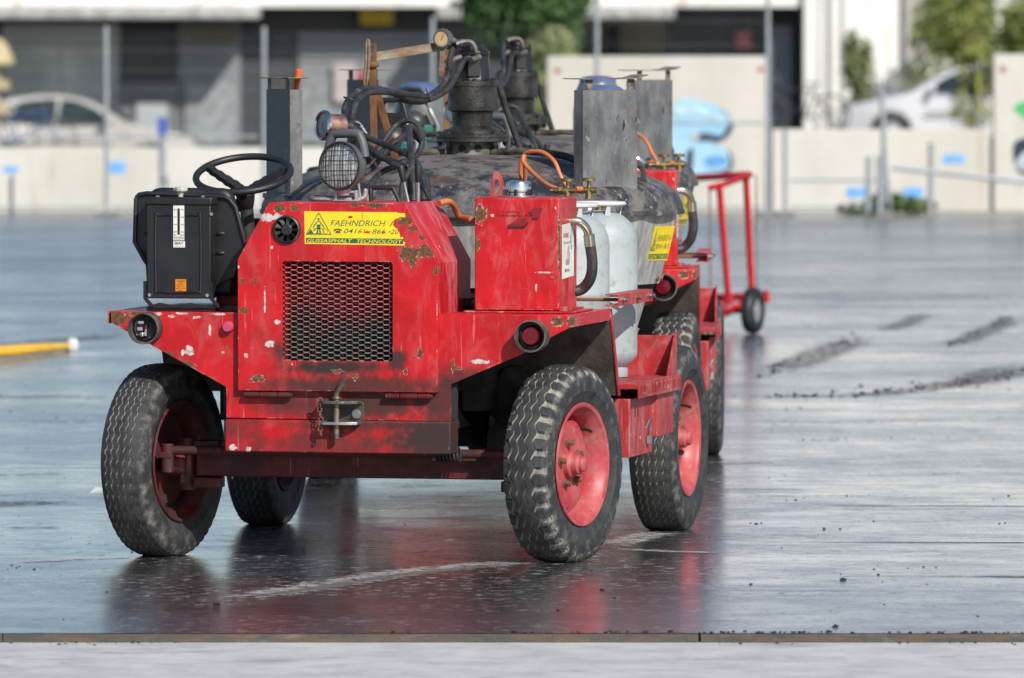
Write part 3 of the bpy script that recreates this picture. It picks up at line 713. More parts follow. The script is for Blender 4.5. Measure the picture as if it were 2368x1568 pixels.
# ---------------- company sticker
SG = lambda zx, zy: (-.120 + (zx-228)/1369*.390, 1.194 + (790-zy)/460*.1265)
def sticker(parent, M, torn):
    """drawn in the sticker's own field: x 0..0.39, y 0..0.1265, placed by M"""
    T = lambda zx, zy: ((zx-228)/1369*.390, (790-zy)/460*.1265)
    out = [(228,332),(1480,338),(1500,350),(1590,350),(1597,405),(1530,405),(1450,435),(1430,510),(1455,545),(1490,570),(1515,610),(1530,690),(1562,665),(1570,735),(1590,745),(1585,790),(235,775)] if torn else [(228,332),(1597,340),(1590,790),(235,775)]
    mb = MB(); mb.plate([T(*p) for p in out], [], 0, .0006, 'z', M); film = mb.build('company_sticker', yellow, parent, smooth=0)
    mb = MB(); up = Matrix.Translation((0,0,.0009))
    MM = M @ up
    def poly(pts, z=0):
        mb.add([(*T(*p), z) for p in pts], [list(range(len(pts)))], MM)
    def line(a, b, w):
        a = Vector(a); b = Vector(b); d = (b-a).normalized(); nn = Vector((-d.y, d.x))*w/2
        poly([a+nn, b+nn, b-nn, a-nn])
    poly([(250,692),(1568,700),(1568,770),(250,758)])
    line((423,352),(255,648), 11); line((423,352),(593,648), 11); line((255,645),(593,645), 11)
    poly([(408,455),(408,428),(420,420),(432,424),(438,455)]); poly([(398,510),(450,510),(448,572),(400,572)]); poly([(402,572),(422,572),(414,632),(392,632)]); poly([(428,572),(446,572),(456,632),(434,632)])
    line((400,478),(348,552), 15); line((446,478),(496,552), 15); line((400,470),(446,470), 12); line((345,568),(520,566), 7); line((372,636),(470,636), 10)
    poly([(266,642),(318,570),(360,642)]); line((350,600),(385,570), 14)
    for k in range(12):
        a, b = 2*math.pi*k/12, 2*math.pi*(k+1)/12; line((515+30*math.cos(a), 604+34*math.sin(a)), (515+30*math.cos(b), 604+34*math.sin(b)), 5)
    line((470,570),(500,625), 9)
    line((1388,530),(1440,452), 13)
    if not torn: line((1440,452),(1470,530), 13); line((1405,505),(1460,505), 10)
    poly([(622,590),(640,570),(690,562),(728,572),(742,592),(722,598),(712,584),(660,584),(650,600),(628,602)]); poly([(645,628),(662,594),(706,594),(720,626)])
    def word(s, x0, x1, y0, y1, sh=.28, b=.004):
        (a, c), (d, e) = T(x0, y1), T(x1, y0); text_mb(mb, s, d-a, e-c, MM @ Matrix.Translation((a, c, 0)), sh, b)
    word('FAEHNDRICH', 582, 1332, 450, 530); word('0416', 768, 1012, 566, 630); word('1', 1030, 1052, 568, 630); word('866', 1148, 1330, 570, 632); word('20', 1392, 1512, 572, 634)
    line((1100,600),(1130,600), 9)
    mb.build('lettering', green_ink, film, smooth=0)
    mb = MB(); MM = M @ Matrix.Translation((0,0,.0013))
    word('GUSSASPHALT', 270, 880, 706, 754); word('TECHNOLOGY', 942, 1556, 710, 762)
    mb.build('lettering', yellow, film, smooth=0)
    if torn:
        mb = MB(); MM = M @ Matrix.Translation((0,0,.0014))
        poly([(1030,606),(1070,598),(1078,575),(1090,600),(1120,604),(1118,628),(1050,622)]); poly([(690,590),(712,580),(720,620),(700,634)]); poly([(815,410),(850,388),(888,402),(880,418),(840,424)]); poly([(1285,610),(1310,600),(1330,616),(1300,622)]); poly([(1370,600),(1395,590),(1398,622)])
        poly([(1012,338),(1018,338),(1020,440),(1014,440)])
        mb.build('scuff', red, film, smooth=0)
    return film
sticker(door, face_M(-.120, -.0302, 1.194), True)

# ---------------- red hydraulic oil box
mb = MB(); mb.box((.481,.200,.947), (.806,.505,1.369)); obox = part(mb, 'oil_box', red_box, bevel=.004)
mb = MB(); mb.box((.44,.19,.9375), (.86,.545,.944)); part(mb, 'oil_box_foot', red, bevel=.0015)
mb = MB(); mb.prism([(.20,.9445),(.52,.9445),(.52,.952),(.20,.962)], .8063, .830, 'x'); part(mb, 'oil_box_flange', red_pink, bevel=.001)
c = (.620,.335,1.369)
mb = MB(); mb.lathe([(.060,.001),(.060,.006),(.040,.010),(.040,.016),(.046,.022),(.047,.050),(.043,.058),(.034,.061),(.0001,.061)], 32, c, (0,0,1)); cap = part(mb, 'breather_cap', chrome, obox)
for k in range(3):
    t = R(200+k*70); mb = MB(); mb.cbox((0,0,0), (.016,.010,.022), Matrix.Translation((c[0]+.052*math.cos(t), c[1]+.052*math.sin(t), c[2]+.018)) @ Matrix.Rotation(t, 4, 'Z')); part(mb, 'cap_clip', black_paint, cap)
mb = MB(); mb.cbox((c[0]+.058,c[1],c[2]+.048), (.018,.012,.012)); part(mb, 'cap_hasp', black_paint, cap)
# lifting lug behind the box
mb = MB(); mb.plate([(.00,1.35),(.012,1.43),(.022,1.462),(.034,1.462),(.050,1.44),(.056,1.42),(.052,1.35)], [rrect(.022,1.372,.040,1.430,.0085)], -.006, .006, 'y', Matrix.Translation((.452,.56,0))); part(mb, 'lifting_lug', red_pink, bevel=.001)
# prints on the box
BX = lambda zx, zy: (.481 + zx/4037, 1.368 - (zy-155)/4145)
mb = MB()
def bpoly(pts, y=.1992): mb.add([(BX(*p)[0], y, BX(*p)[1]) for p in pts], [list(range(len(pts)))])
for P_ in ([(835,372),(890,372),(880,402),(835,402)], [(850,410),(905,410),(895,442),(855,442)], [(887,460),(985,460),(975,497),(890,497)], [(1045,303),(1048,315),(978,497),(985,460)], [(505,588),(765,585),(768,635),(508,637)], [(765,585),(835,520),(835,548),(768,635)], [(735,518),(790,462),(790,492),(762,518)]): bpoly(P_)
x0, z0 = BX(330,452); text_mb(mb, 'Trädgårdsanläggningar AB', BX(825,0)[0]-x0, BX(0,408)[1]-z0, face_M(x0,.1992,z0), 0, .003)
prn = part(mb, 'box_print', ink_red, obox, smooth=0)
mb = MB()
for P_ in ([(835,372),(920,305),(1045,303),(985,460),(887,460),(905,410),(850,410),(890,372)], [(505,588),(695,462),(790,462),(735,518),(835,520),(765,585)]): bpoly(P_, .1994)
x0, z0 = BX(330,392); text_mb(mb, 'GW ASFALT', BX(752,0)[0]-x0, BX(0,343)[1]-z0, face_M(x0,.1992,z0), 0, .012)
part(mb, 'box_print', ink_red2, obox, smooth=0)
SX = lambda zx, zy: (.205 + (zx-1300)/465*.295, 1.368 - (zy-155)/4145)
mb = MB(); mb.plate([SX(1370,572),(SX(1690,548)),SX(1690,1385),SX(1372,1416)], [], .8062, .8068, 'x'); slab = part(mb, 'side_sticker', white_film, obox, smooth=0)
def spoly(pts, x=.8072): mb.add([(x, *SX(*p)) for p in pts], [list(range(len(pts)))])
mb = MB()
for P_ in ([(1465,1125),(1567,1118),(1560,1205),(1465,1212)], [(1567,1118),(1582,1000),(1580,1060),(1562,1200)], [(1602,905),(1636,900),(1630,968),(1602,970)], [(1585,752),(1612,748),(1600,800),(1585,800)], [(1588,825),(1612,820),(1604,880),(1588,880)], [(1545,1000),(1563,905),(1563,960),(1552,1000)]): spoly(P_)
part(mb, 'sticker_print', grey_ink, slab, smooth=0)
mb = MB()
for P_ in ([(1465,1125),(1500,1010),(1535,905),(1563,905),(1545,1000),(1582,1000),(1567,1118)], [(1585,750),(1612,640),(1658,638),(1636,900),(1602,905),(1612,820),(1588,825),(1612,748)]): spoly(P_, .8071)
part(mb, 'sticker_print', lgrey_ink, slab, smooth=0)
def stext(m, s, x0, x1, y0, y1, b=.006):
    mb = MB(); (a, c0), (d, e) = SX(x0, y1), SX(x1, y0); text_mb(mb, s, d-a, e-c0, face_M(.8074, a, c0, (0,1,0)), 0, b); part(mb, 'sticker_lettering', m, slab, smooth=0)
stext(red_ink, 'GW ASFALT', 1395, 1552, 705, 782, .012); stext(grey_ink, 'Trädgårdsanläggningar AB', 1400, 1578, 830, 885); stext(ink, '08-93 44 41', 1440, 1566, 1260, 1318)
# elbow and suction hose on its side
mb = MB(); mb.tube(spline([(.80,.40,1.278),(.835,.41,1.276),(.860,.43,1.250),(.866,.45,1.215)], 6), .0165, 14); mb.cyl((.866,.449,1.225), (.868,.458,1.185), .0215, 16); elbow = part(mb, 'pipe_elbow', mat('pipe_brass_zinc', (.42,.38,.28), (.3,.28,.22), rough=(.25,.4), metal=.8), obox)
mb = MB(); mb.tube(spline([(.868,.457,1.19),(.874,.47,1.12),(.862,.49,1.06),(.830,.50,1.02),(.800,.49,1.01)], 8), .021, 14); part(mb, 'suction_hose', hose_black)
mb = MB(); mb.cyl((.43,.42,.962), (.32,.44,.962), .022, 14); mb.sphere((.428,.42,.962), .027, 14, 8); part(mb, 'pump_pipe', black_oily)

# ---------------- driver's seat seen from behind
mb = MB(); mb.box((-.764,.085,.985), (-.514,.165,1.352)); sb = part(mb, 'seat_suspension', black_paint, bevel=.004)
mb = MB(); mb.box((-.770,.078,1.338), (-.508,.170,1.367)); part(mb, 'suspension_lid', black_paint, sb, bevel=.005)
# pressed panel on its face
mb = MB(); y = .0835
def rib(pts): mb.tube([(p[0], y, p[1]) for p in pts], .0052, 8)
rib(spline([(-.668,1.300),(-.715,1.300),(-.728,1.288),(-.728,1.03),(-.716,1.012),(-.64,1.008),(-.565,1.012),(-.553,1.03),(-.553,1.288),(-.566,1.300),(-.610,1.300)], 3)); part(mb, 'pressed_bead', black_paint, sb)
mb = MB(); mb.box((-.660,.0838,1.205), (-.617,.0848,1.338)); sc_ = part(mb, 'weight_scale', white_film, sb)
mb = MB(); mb.prism(rrect(-.643,1.226,-.634,1.326,.004), .0828, .0834); part(mb, 'scale_slot', under_black, sc_)
mb = MB()
for k in range(4):
    z = 1.318 - k*.028; mb.add([(-.650,.0833,z),(-.646,.0833,z+.003),(-.650,.0833,z+.006)], [(0,1,2)]); mb.add([(-.629,.0833,z+.003),(-.625,.0833,z),(-.625,.0833,z+.006)], [(0,1,2)])
for s, x, w_ in (('Kg', -.658, .010), ('Lbs', -.632, .013)): text_mb(mb, s, w_, .006, face_M(x,.0833,1.222))
text_mb(mb, 'REGOLAZIONE PESO', .038, .004, face_M(-.6575,.0833,1.2145)); text_mb(mb, 'WEIGHT ADJUSTMENT', .038, .004, face_M(-.6575,.0833,1.208))
for k, (a, b) in enumerate((('120','264'),('90','200'),('70','150'),('50','110'))):
    text_mb(mb, a, .006, .005, face_M(-.658,.0833,1.318-k*.028)); text_mb(mb, b, .006, .005, face_M(-.624,.0833,1.318-k*.028))
part(mb, 'scale_lettering', ink, sc_, smooth=0)
mb = MB(); mb.box((-.660,.0838,1.178), (-.614,.0848,1.202)); st_ = part(mb, 'maker_plate', white_film, sb)
mb = MB(); text_mb(mb, 'SEAT', .036, .010, face_M(-.656,.0833,1.189), .2, .02); text_mb(mb, 'Casalmaiocco (MI) - Italy', .036, .003, face_M(-.656,.0833,1.181)); part(mb, 'maker_lettering', ink, st_, smooth=0)
mb = MB(); mb.box((-.652,.0836,1.012), (-.610,.0848,1.058)); st_ = part(mb, 'orange_label', orange_film, sb)
mb = MB()
for k, s in enumerate(('WARNING', 'FOR', 'UTILITY', 'TRACTOR', '40-70 HP', 'ONLY')): text_mb(mb, s, .004*len(s)+.004, .0045, face_M(-.631-.002*len(s)-.002,.0831,1.049-k*.0070))
part(mb, 'label_lettering', ink, st_, smooth=0)
mb = MB(); mb.lathe([(.010,0),(.011,.012),(.014,.018),(.024,.024),(.024,.036),(.018,.040),(.0001,.040)], 12, (-.640,.115,1.366), (0,0,1)); mb.cbox((-.640,.115,1.396), (.052,.020,.014)); mb.cbox((-.640,.115,1.396), (.020,.050,.014)); part(mb, 'weight_knob', mat('pale_grey_plastic', (.42,.41,.37), rough=(.5,.6), bump=.1), sb, bevel=.003)
for x in (-.725, -.548): mb = MB(); mb.cyl((x,.10,1.366), (x,.10,1.374), .008, 6); part(mb, 'lid_bolt', steel, sb, smooth=20)
for x, z in ((-.753,.998),(-.527,.998),(-.510,1.305)): mb = MB(); mb.cyl((x,.086,z), (x,.079,z), .0065, 10); part(mb, 'panel_screw', chrome, sb)
# seat shell behind the suspension
sh = [(315,458),(322,450),(340,447),(520,456),(532,462),(545,478),(572,580),(560,605),(548,615),(540,640),(500,660),(345,655),(342,612),(334,600),(312,560)]
SH = [(loc(a, b, y=.19).x, loc(a, b, y=.19).z) for a, b in sh]
mb = MB(); mb.prism(SH, .190, .200); shell = part(mb, 'seat_shell', black_plastic)
mb = MB(); mb.tube([(x, .186, z) for x, z in SH[:9]] + [], .0085, 8); mb.tube([(x, .186, z) for x, z in SH[11:] + SH[:1]], .0085, 8); part(mb, 'shell_edge', black_plastic, shell)
for (a, b) in ((508,540),(508,585),(345,540),(344,585)):
    p = loc(a, b, y=.188); mb = MB(); mb.sphere(p, .014, 10, 6, (1.4,.4,.6)); part(mb, 'shell_dimple', black_plastic, shell)
mb = MB(); mb.prism(rrect(-.80,1.08,-.46,1.40,.05), .205, .27); mb.prism(rrect(-.80,.99,-.46,1.08,.02), .205, .62); part(mb, 'seat_cushion', black_plastic, shell, bevel=.02, seg=3)
mb = MB(); mb.box((-.770,.10,.938), (-.50,.60,.950)); mb.prism([(-.77,.951),(-.72,.968),(-.66,.958),(-.60,.968),(-.54,.958),(-.48,.966),(-.48,.951)], .09, .11); part(mb, 'seat_rail', black_paint)
for x in (-.772, -.512):
    mb = MB(); mb.tube([(x,.09,1.05),(x,.09,.985),(x+.02,.09,.962),(x+.03,.09,.952)], .008, 6); part(mb, 'seat_bracket', black_paint)
mb = MB(); mb.box((-.53,.30,.937), (-.386,.52,1.10)); mb.box((-.60,.48,.937), (-.386,.52,1.20)); part(mb, 'floor_riser', red)
mb = MB(); mb.box((-.52,.13,.937), (-.40,.25,.958)); mb.box((-.412,.10,.937), (-.392,.14,.985)); part(mb, 'pedal_bracket', black_paint)
# ---------------- steering column and wheel
hubp = Vector((-.522,.62,1.372)); ax = Vector((0,-.36,.93)).normalized()
ctr = hubp + ax*.078
mb = MB(); mb.torus(ctr, ax, .182, .0135, 56, 12); sw = part(mb, 'steering_wheel', black_plastic, smooth=60)
B = frame(ax, (1,0,0))
for ang in (155, 25, 270):
    d = B @ Vector((math.cos(R(ang)), math.sin(R(ang)), 0)); s_ = d.cross(ax)
    mb = MB()
    for k in range(9):
        f0, f1 = k/9, (k+1)/9
        a = hubp + ax*.012 + d*.02 + (d*.160 + ax*.064)*f0; b = hubp + ax*.012 + d*.02 + (d*.160 + ax*.064)*f1
        w0 = .020 - .008*f0; th = .010 + (.003 if k % 2 else 0)
        mb.add([a+s_*w0-ax*th, a-s_*w0-ax*th, a-s_*w0+ax*th, a+s_*w0+ax*th, b+s_*w0-ax*th, b-s_*w0-ax*th, b-s_*w0+ax*th, b+s_*w0+ax*th], [(0,1,2,3),(7,6,5,4),(0,4,5,1),(1,5,6,2),(2,6,7,3),(3,7,4,0)])
    part(mb, 'spoke', black_plastic, sw, smooth=20)
mb = MB(); mb.lathe([(.020,-.075),(.030,-.05),(.034,-.03),(.038,.004),(.030,.018),(.0001,.020)], 20, hubp, ax); part(mb, 'wheel_hub', black_plastic, sw)
mb = MB(); mb.cyl(hubp - ax*.06, Vector((-.512,.66,1.13)), .026, 16); col_ = part(mb, 'steering_column', mat('column_dusty_black', (.05,.045,.035), (.025,.024,.022), rough=(.4,.6), dust=.2))
mb = MB(); mb.cyl((-.512,.655,1.150), (-.512,.655,1.185), .036, 16); mb.box((-.545,.63,1.13), (-.48,.68,1.155)); part(mb, 'column_collar', red, col_)
mb = MB(); mb.cbox((-.575,.64,1.325), (.10,.03,.05)); part(mb, 'column_switch', black_plastic, col_, bevel=.006)
mb = MB(); mb.box((-.55,.76,1.10), (-.39,.79,1.265)); mb.box((-.56,.75,1.262), (-.38,.80,1.272)); part(mb, 'dash_panel', red_grimy_shaded, bevel=.002)

# ---------------- work lamp on the hood
LC = Vector((-.020,.14,1.487)); ln = Vector((-.30,-.95,.04)).normalized()
LB = frame(ln, (1,0,0)); LM = Matrix.Translation(LC) @ Matrix((LB.col[0], ln.cross(LB.col[0]), ln)).transposed().to_4x4()
mb = MB(); mb.lathe([(.050,-.075),(.078,-.055),(.090,-.02),(.093,.0),(.093,.012),(.084,.014),(.082,.002)], 40, (0,0,0), (0,0,1), False, LM); mb.lathe([(.05,-.075),(.0001,-.08)], 24, (0,0,0), (0,0,1), False, LM); wl_ = part(mb, 'work_lamp', grey_lamp, smooth=50)
mb = MB(); mb.lathe([(.083,.004),(.06,.010),(.03,.013),(.0001,.014)], 40, (0,0,0), (0,0,1), False, LM); part(mb, 'lamp_glass', lamp_glass, wl_, smooth=60)
mb = MB()
for k in (-.056,-.019,.019,.056):
    h_ = math.sqrt(.086**2-k*k)
    mb.tube([(k,-h_,.016),(k,-h_*.6,.024),(k,h_*.6,.024),(k,h_,.016)], .0018, 6, False, LM); mb.tube([(-h_,k,.016),(-h_*.6,k,.025),(h_*.6,k,.025),(h_,k,.016)], .0018, 6, False, LM)
mb.torus((0,0,.015), (0,0,1), .088, .004, 40, 6, LM); part(mb, 'lamp_guard', black_plastic, wl_)
UP = LM.inverted().to_3x3() @ Vector((0,0,1)); RT = UP.cross(Vector((0,0,1)))
mb = MB(); hp = [(-.083,.035),(-.074,.080),(-.060,.112),(-.045,.122),(.045,.122),(.060,.112),(.074,.080),(.083,.035)]
pts = [RT*(-a) + UP*b + Vector((0,0,-.035)) for a, b in hp]
mb.tube(spline(pts, 4), [.020]*5 + [.0135]*19 + [.020]*5 if False else .0175, 12, False, LM); part(mb, 'lamp_handle', grey_lamp, wl_)
mb = MB(); mb.cyl(LC + Vector((.005,.02,-.085)), LC + Vector((.005,.02,-.112)), .030, 14, .022); mb.box((-.055,.14,1.354), (.045,.20,1.360)); mb.box((-.050,.15,1.355), (-.040,.19,1.395)); mb.box((.028,.15,1.355), (.038,.19,1.395)); mb.box((-.05,.15,1.385), (.038,.19,1.393)); part(mb, 'lamp_bracket', mat('zinc_bracket', (.40,.39,.40), (.3,.28,.28), rough=(.4,.55), metal=.5), wl_, bevel=.002)
mb = MB(); mb.tube(spline([(-.01,.22,1.362),(-.10,.22,1.366),(-.15,.20,1.366),(-.13,.17,1.362),(-.02,.17,1.362),(.05,.19,1.365),(.06,.2,1.40)], 8), .009, 8); part(mb, 'conduit', mat('steel_conduit', (.35,.34,.33), (.2,.19,.18), rough=(.4,.5), metal=.7, bump=1.0, bsc=300), wl_)
mb = MB(); mb.tube(spline([(.055,.30,1.352),(.055,.30,1.395),(.062,.30,1.402),(.135,.30,1.402),(.145,.30,1.395),(.165,.30,1.352)], 2), .009, 8); part(mb, 'lifting_handle', black_paint)
# chrome pressure gauge turned to the left
gc = loc(748, 290, y=.62); gn = Vector((-.74,-.67,.05)).normalized()
mb = MB(); mb.lathe([(.040,-.085),(.046,-.08),(.046,-.010),(.0585,-.008),(.0585,.004),(.052,.010),(.047,.006)], 36, gc, gn, False); mb.lathe([(.040,-.085),(.0001,-.085)], 24, gc, gn, False); pg = part(mb, 'pressure_gauge', [copper], smooth=40)
mb = MB(); mb.lathe([(.0592,-.004),(.0595,.004),(.053,.011),(.0475,.007)], 36, gc, gn, False); part(mb, 'gauge_bezel', chrome, pg)
mb = MB(); mb.lathe([(.048,.002),(.0001,.002)], 32, gc, gn, False); part(mb, 'gauge_dial', dial_grey, pg)
GB = frame(gn, (0,0,1)); mb = MB()
def gq(a, r0, r1, w, h=.0045):
    d = GB @ Vector((math.cos(a), math.sin(a), 0)); s_ = GB @ Vector((-math.sin(a), math.cos(a), 0)); b_ = gc + gn*h
    mb.add([b_+d*r0+s_*w, b_+d*r1+s_*w*.5, b_+d*r1-s_*w*.5, b_+d*r0-s_*w], [(0,1,2,3)])
for k in range(19): gq(R(40+k*15.5), .036, .043, .0012)
gq(R(200), -.012, .032, .0025); part(mb, 'gauge_marks', ink, pg, smooth=0)
mb = MB(); mb.cyl(gc - gn*.085, gc - gn*.12 , .022, 12); mb.tube(spline([gc - gn*.11, gc - gn*.14 + Vector((0,0,-.03)), gc + Vector((.05,.1,-.12)), gc + Vector((.06,.1,-.27))], 6), .014, 10); part(mb, 'gauge_pipe', black_oily, pg)

# ---------------- levers and hydraulic hoses on the hood
Z4 = lambda zx, zy: ((1000 + zx/2.036)/1.7305, (80 + zy/2.036)/1.7305)
def H(pts, r, name='hydraulic_hose', m=None, k=6, n=10):
    mb = MB(); mb.tube(spline([loc(*Z4(a, b), y=yy) for a, b, yy in pts], k), r, n); return part(mb, name, m or hose_black)
H([(1770,195,2.15),(1700,180,2.13),(1655,230,2.1),(1625,330,2.05),(1615,430,2.0),(1560,540,1.9),(1440,622,1.7),(1290,608,1.5),(1130,588,1.3),(990,590,1.15),(900,630,1.05),(850,710,.95),(832,820,.9),(880,910,.85),(1010,980,.8),(1180,1050,.7),(1330,1130,.6),(1400,1260,.5),(1445,1475,.42)], .0125)
H([(1815,300,2.15),(1745,330,2.12),(1690,430,2.05),(1600,570,1.9),(1450,650,1.72),(1320,650,1.55),(1190,605,1.4),(1080,570,1.3),(960,555,1.2),(860,595,1.1),(790,670,1.0),(768,760,.95),(800,850,.9),(880,950,.85),(1000,1060,.75),(1150,1160,.65),(1290,1240,.55),(1400,1340,.47),(1415,1475,.42)], .0125)
H([(1720,300,2.15),(1660,340,2.12),(1630,430,2.05),(1560,570,1.92),(1430,662,1.75),(1300,668,1.6),(1180,640,1.5)], .010)
H([(960,1475,.5),(965,1370,.55),(1060,1250,.7),(1230,1175,.8),(1360,1100,.9),(1400,990,.95),(1365,860,1.0),(1290,820,1.0),(1190,860,1.0),(1110,960,.95),(1040,1070,.9),(950,1150,.85),(870,1180,.8)], .0115)
H([(1330,1475,.42),(1325,1300,.45),(1312,1100,.6),(1298,950,.75),(1300,870,.85),(1340,900,.9),(1390,980,.95),(1405,910,1.0)], .0125)
H([(880,1270,.7),(980,1220,.75),(1080,1110,.85),(1180,1000,.95),(1290,925,1.05),(1360,960,1.1),(1400,1020,1.1),(1340,1120,1.0),(1230,1160,.9)], .0115)
H([(900,1030,.8),(990,1090,.75),(1110,1140,.7),(1220,1170,.65),(1290,1260,.55),(1300,1475,.45)], .0105, m=black_oily)
H([(760,750,1.0),(800,830,.95),(880,840,.95),(940,920,.95),(960,960,.95)], .007, 'conduit', bpy.data.materials['steel_conduit'])
H([(1230,1475,.42),(1240,1330,.43),(1290,1250,.47),(1320,1180,.52)], .0105)
for zx in (955, 1330, 1425): 
    a = loc(*Z4(zx, 1485), y=.44); mb = MB(); mb.cyl(a + Vector((0,0,-.02)), a + Vector((0,0,.028)), .015, 12); part(mb, 'hose_fitting', bpy.data.materials['pipe_brass_zinc'])
for (xa, ya, xb, yb) in ((1225,1190,1290,1490), (1370,1190,1370,1490)):
    a, b = loc(*Z4(xa, ya), y=.36), loc(*Z4(xb, yb), y=.36); mb = MB(); mb.cyl(a + (b-a)*.2, b, .0062, 10); lv = part(mb, 'control_lever', steel)
    mb = MB(); mb.lathe([(.013,0),(.0145,.01),(.011,.055),(.008,.062)], 14, a, b-a); part(mb, 'lever_grip', black_plastic, lv)
mb = MB(); a, b = loc(*Z4(880,1300), y=.4), loc(*Z4(905,1490), y=.4); mb.cyl(a, b, .006, 8); part(mb, 'control_lever', steel)
mb = MB(); a, b = loc(*Z4(1455,1260), y=.4), loc(*Z4(1475,1475), y=.4); mb.cyl(a, b, .0028, 8); part(mb, 'throttle_cable', black_plastic)
mb = MB(); mb.tube(spline([loc(1015,470,y=.40), loc(1035,466,y=.44), loc(1048,475,y=.50), loc(1062,500,y=.56), loc(1090,507,y=.5)], 6), .012, 10); part(mb, 'fuel_hose', orange_hose)
for zx, zy, yy in ((820,650,1.02), (840,835,.9), (1450,610,1.72), (1610,450,2.0)):
    p = loc(*Z4(zx, zy), y=yy); mb = MB(); mb.torus(p, (.3 if zx < 900 else .8,.2,.9 if zx < 900 else .3), .030, .0022, 16, 5); part(mb, 'cable_tie', black_plastic)

# ---------------- tank: dome, skirt, panels
TC = Vector((0, 2.2, 0))
mb = MB(); mb.lathe([(.0001,1.498),(.15,1.497),(.30,1.490),(.45,1.474),(.58,1.450),(.69,1.418),(.77,1.385),(.822,1.345),(.845,1.300),(.848,1.272),(.83,1.268)], 96, TC, (0,0,1), False); tank = part(mb, 'tank_dome', dome, smooth=60)
mb = MB(); mb.lathe([(.82,1.27),(.74,.99),(.62,.75),(.50,.66),(.0001,.64)], 48, TC, (0,0,1), False); part(mb, 'tank_body', under_black, tank)
NP = 16
for k in range(NP):
    a0, a1 = 2*math.pi*k/NP, 2*math.pi*(k+1)/NP - .004
    def ringp(r, z, a): return Vector((r*math.cos(a), 2.2 + r*math.sin(a), z))
    for (r0, z0_, r1, z1_, nm) in ((.838,1.275,.765,.985,'skirt_panel'), (.735,1.00,.665,.775,'lower_skirt_panel')):
        p = [ringp(r1, z1_, a0), ringp(r1, z1_, a1), ringp(r0, z0_, a1), ringp(r0, z0_, a0)]
        nrm = (p[1]-p[0]).cross(p[3]-p[0]).normalized()
        mb = MB(); mb.add(p + [q - nrm*.004 for q in p], [(0,1,2,3),(7,6,5,4),(0,4,5,1),(1,5,6,2),(2,6,7,3),(3,7,4,0)]); sp_ = part(mb, nm, skirt, tank, bevel=.001, smooth=0)
        if 11 <= k <= 15 or k == 0:
            for f, g in ((.12,.07),(.88,.07)):
                q = p[0]*(1-f)*(1-g) + p[1]*f*(1-g) + p[2]*f*g + p[3]*(1-f)*g
                mb = MB(); mb.cyl(q, q + nrm*.010, .010, 6); part(mb, 'panel_bolt', rust_nut, sp_, smooth=20)
        if k == 15 and nm == 'skirt_panel':
            rt = (p[1]-p[0]).normalized(); upv = nrm.cross(rt).normalized()
            o_ = p[0]*.75 + p[3]*.25 + nrm*.0012 + rt*.0
            Ms = Matrix.Translation(o_ + upv*.02 + rt*.125) @ Matrix((rt, upv, nrm)).transposed().to_4x4() @ Matrix.Diagonal((.52,1.15,1,1))
            sticker(sp_, Ms, False)
        if k == 14 and nm == 'skirt_panel':
            q = (p[0]+p[1])*.30 + (p[2]+p[3])*.20 + (p[1]-p[0])*.2; mb = MB(); mb.lathe([(.016,0),(.016,.004),(.009,.004),(.009,-.01)], 14, q, nrm, False); part(mb, 'panel_grommet', rusty, sp_)
mb = MB(); mb.lathe([(.852,1.262),(.854,1.275),(.846,1.282)], 96, TC, (0,0,1), False); part(mb, 'dome_rim', black_dusty, tank, smooth=60)
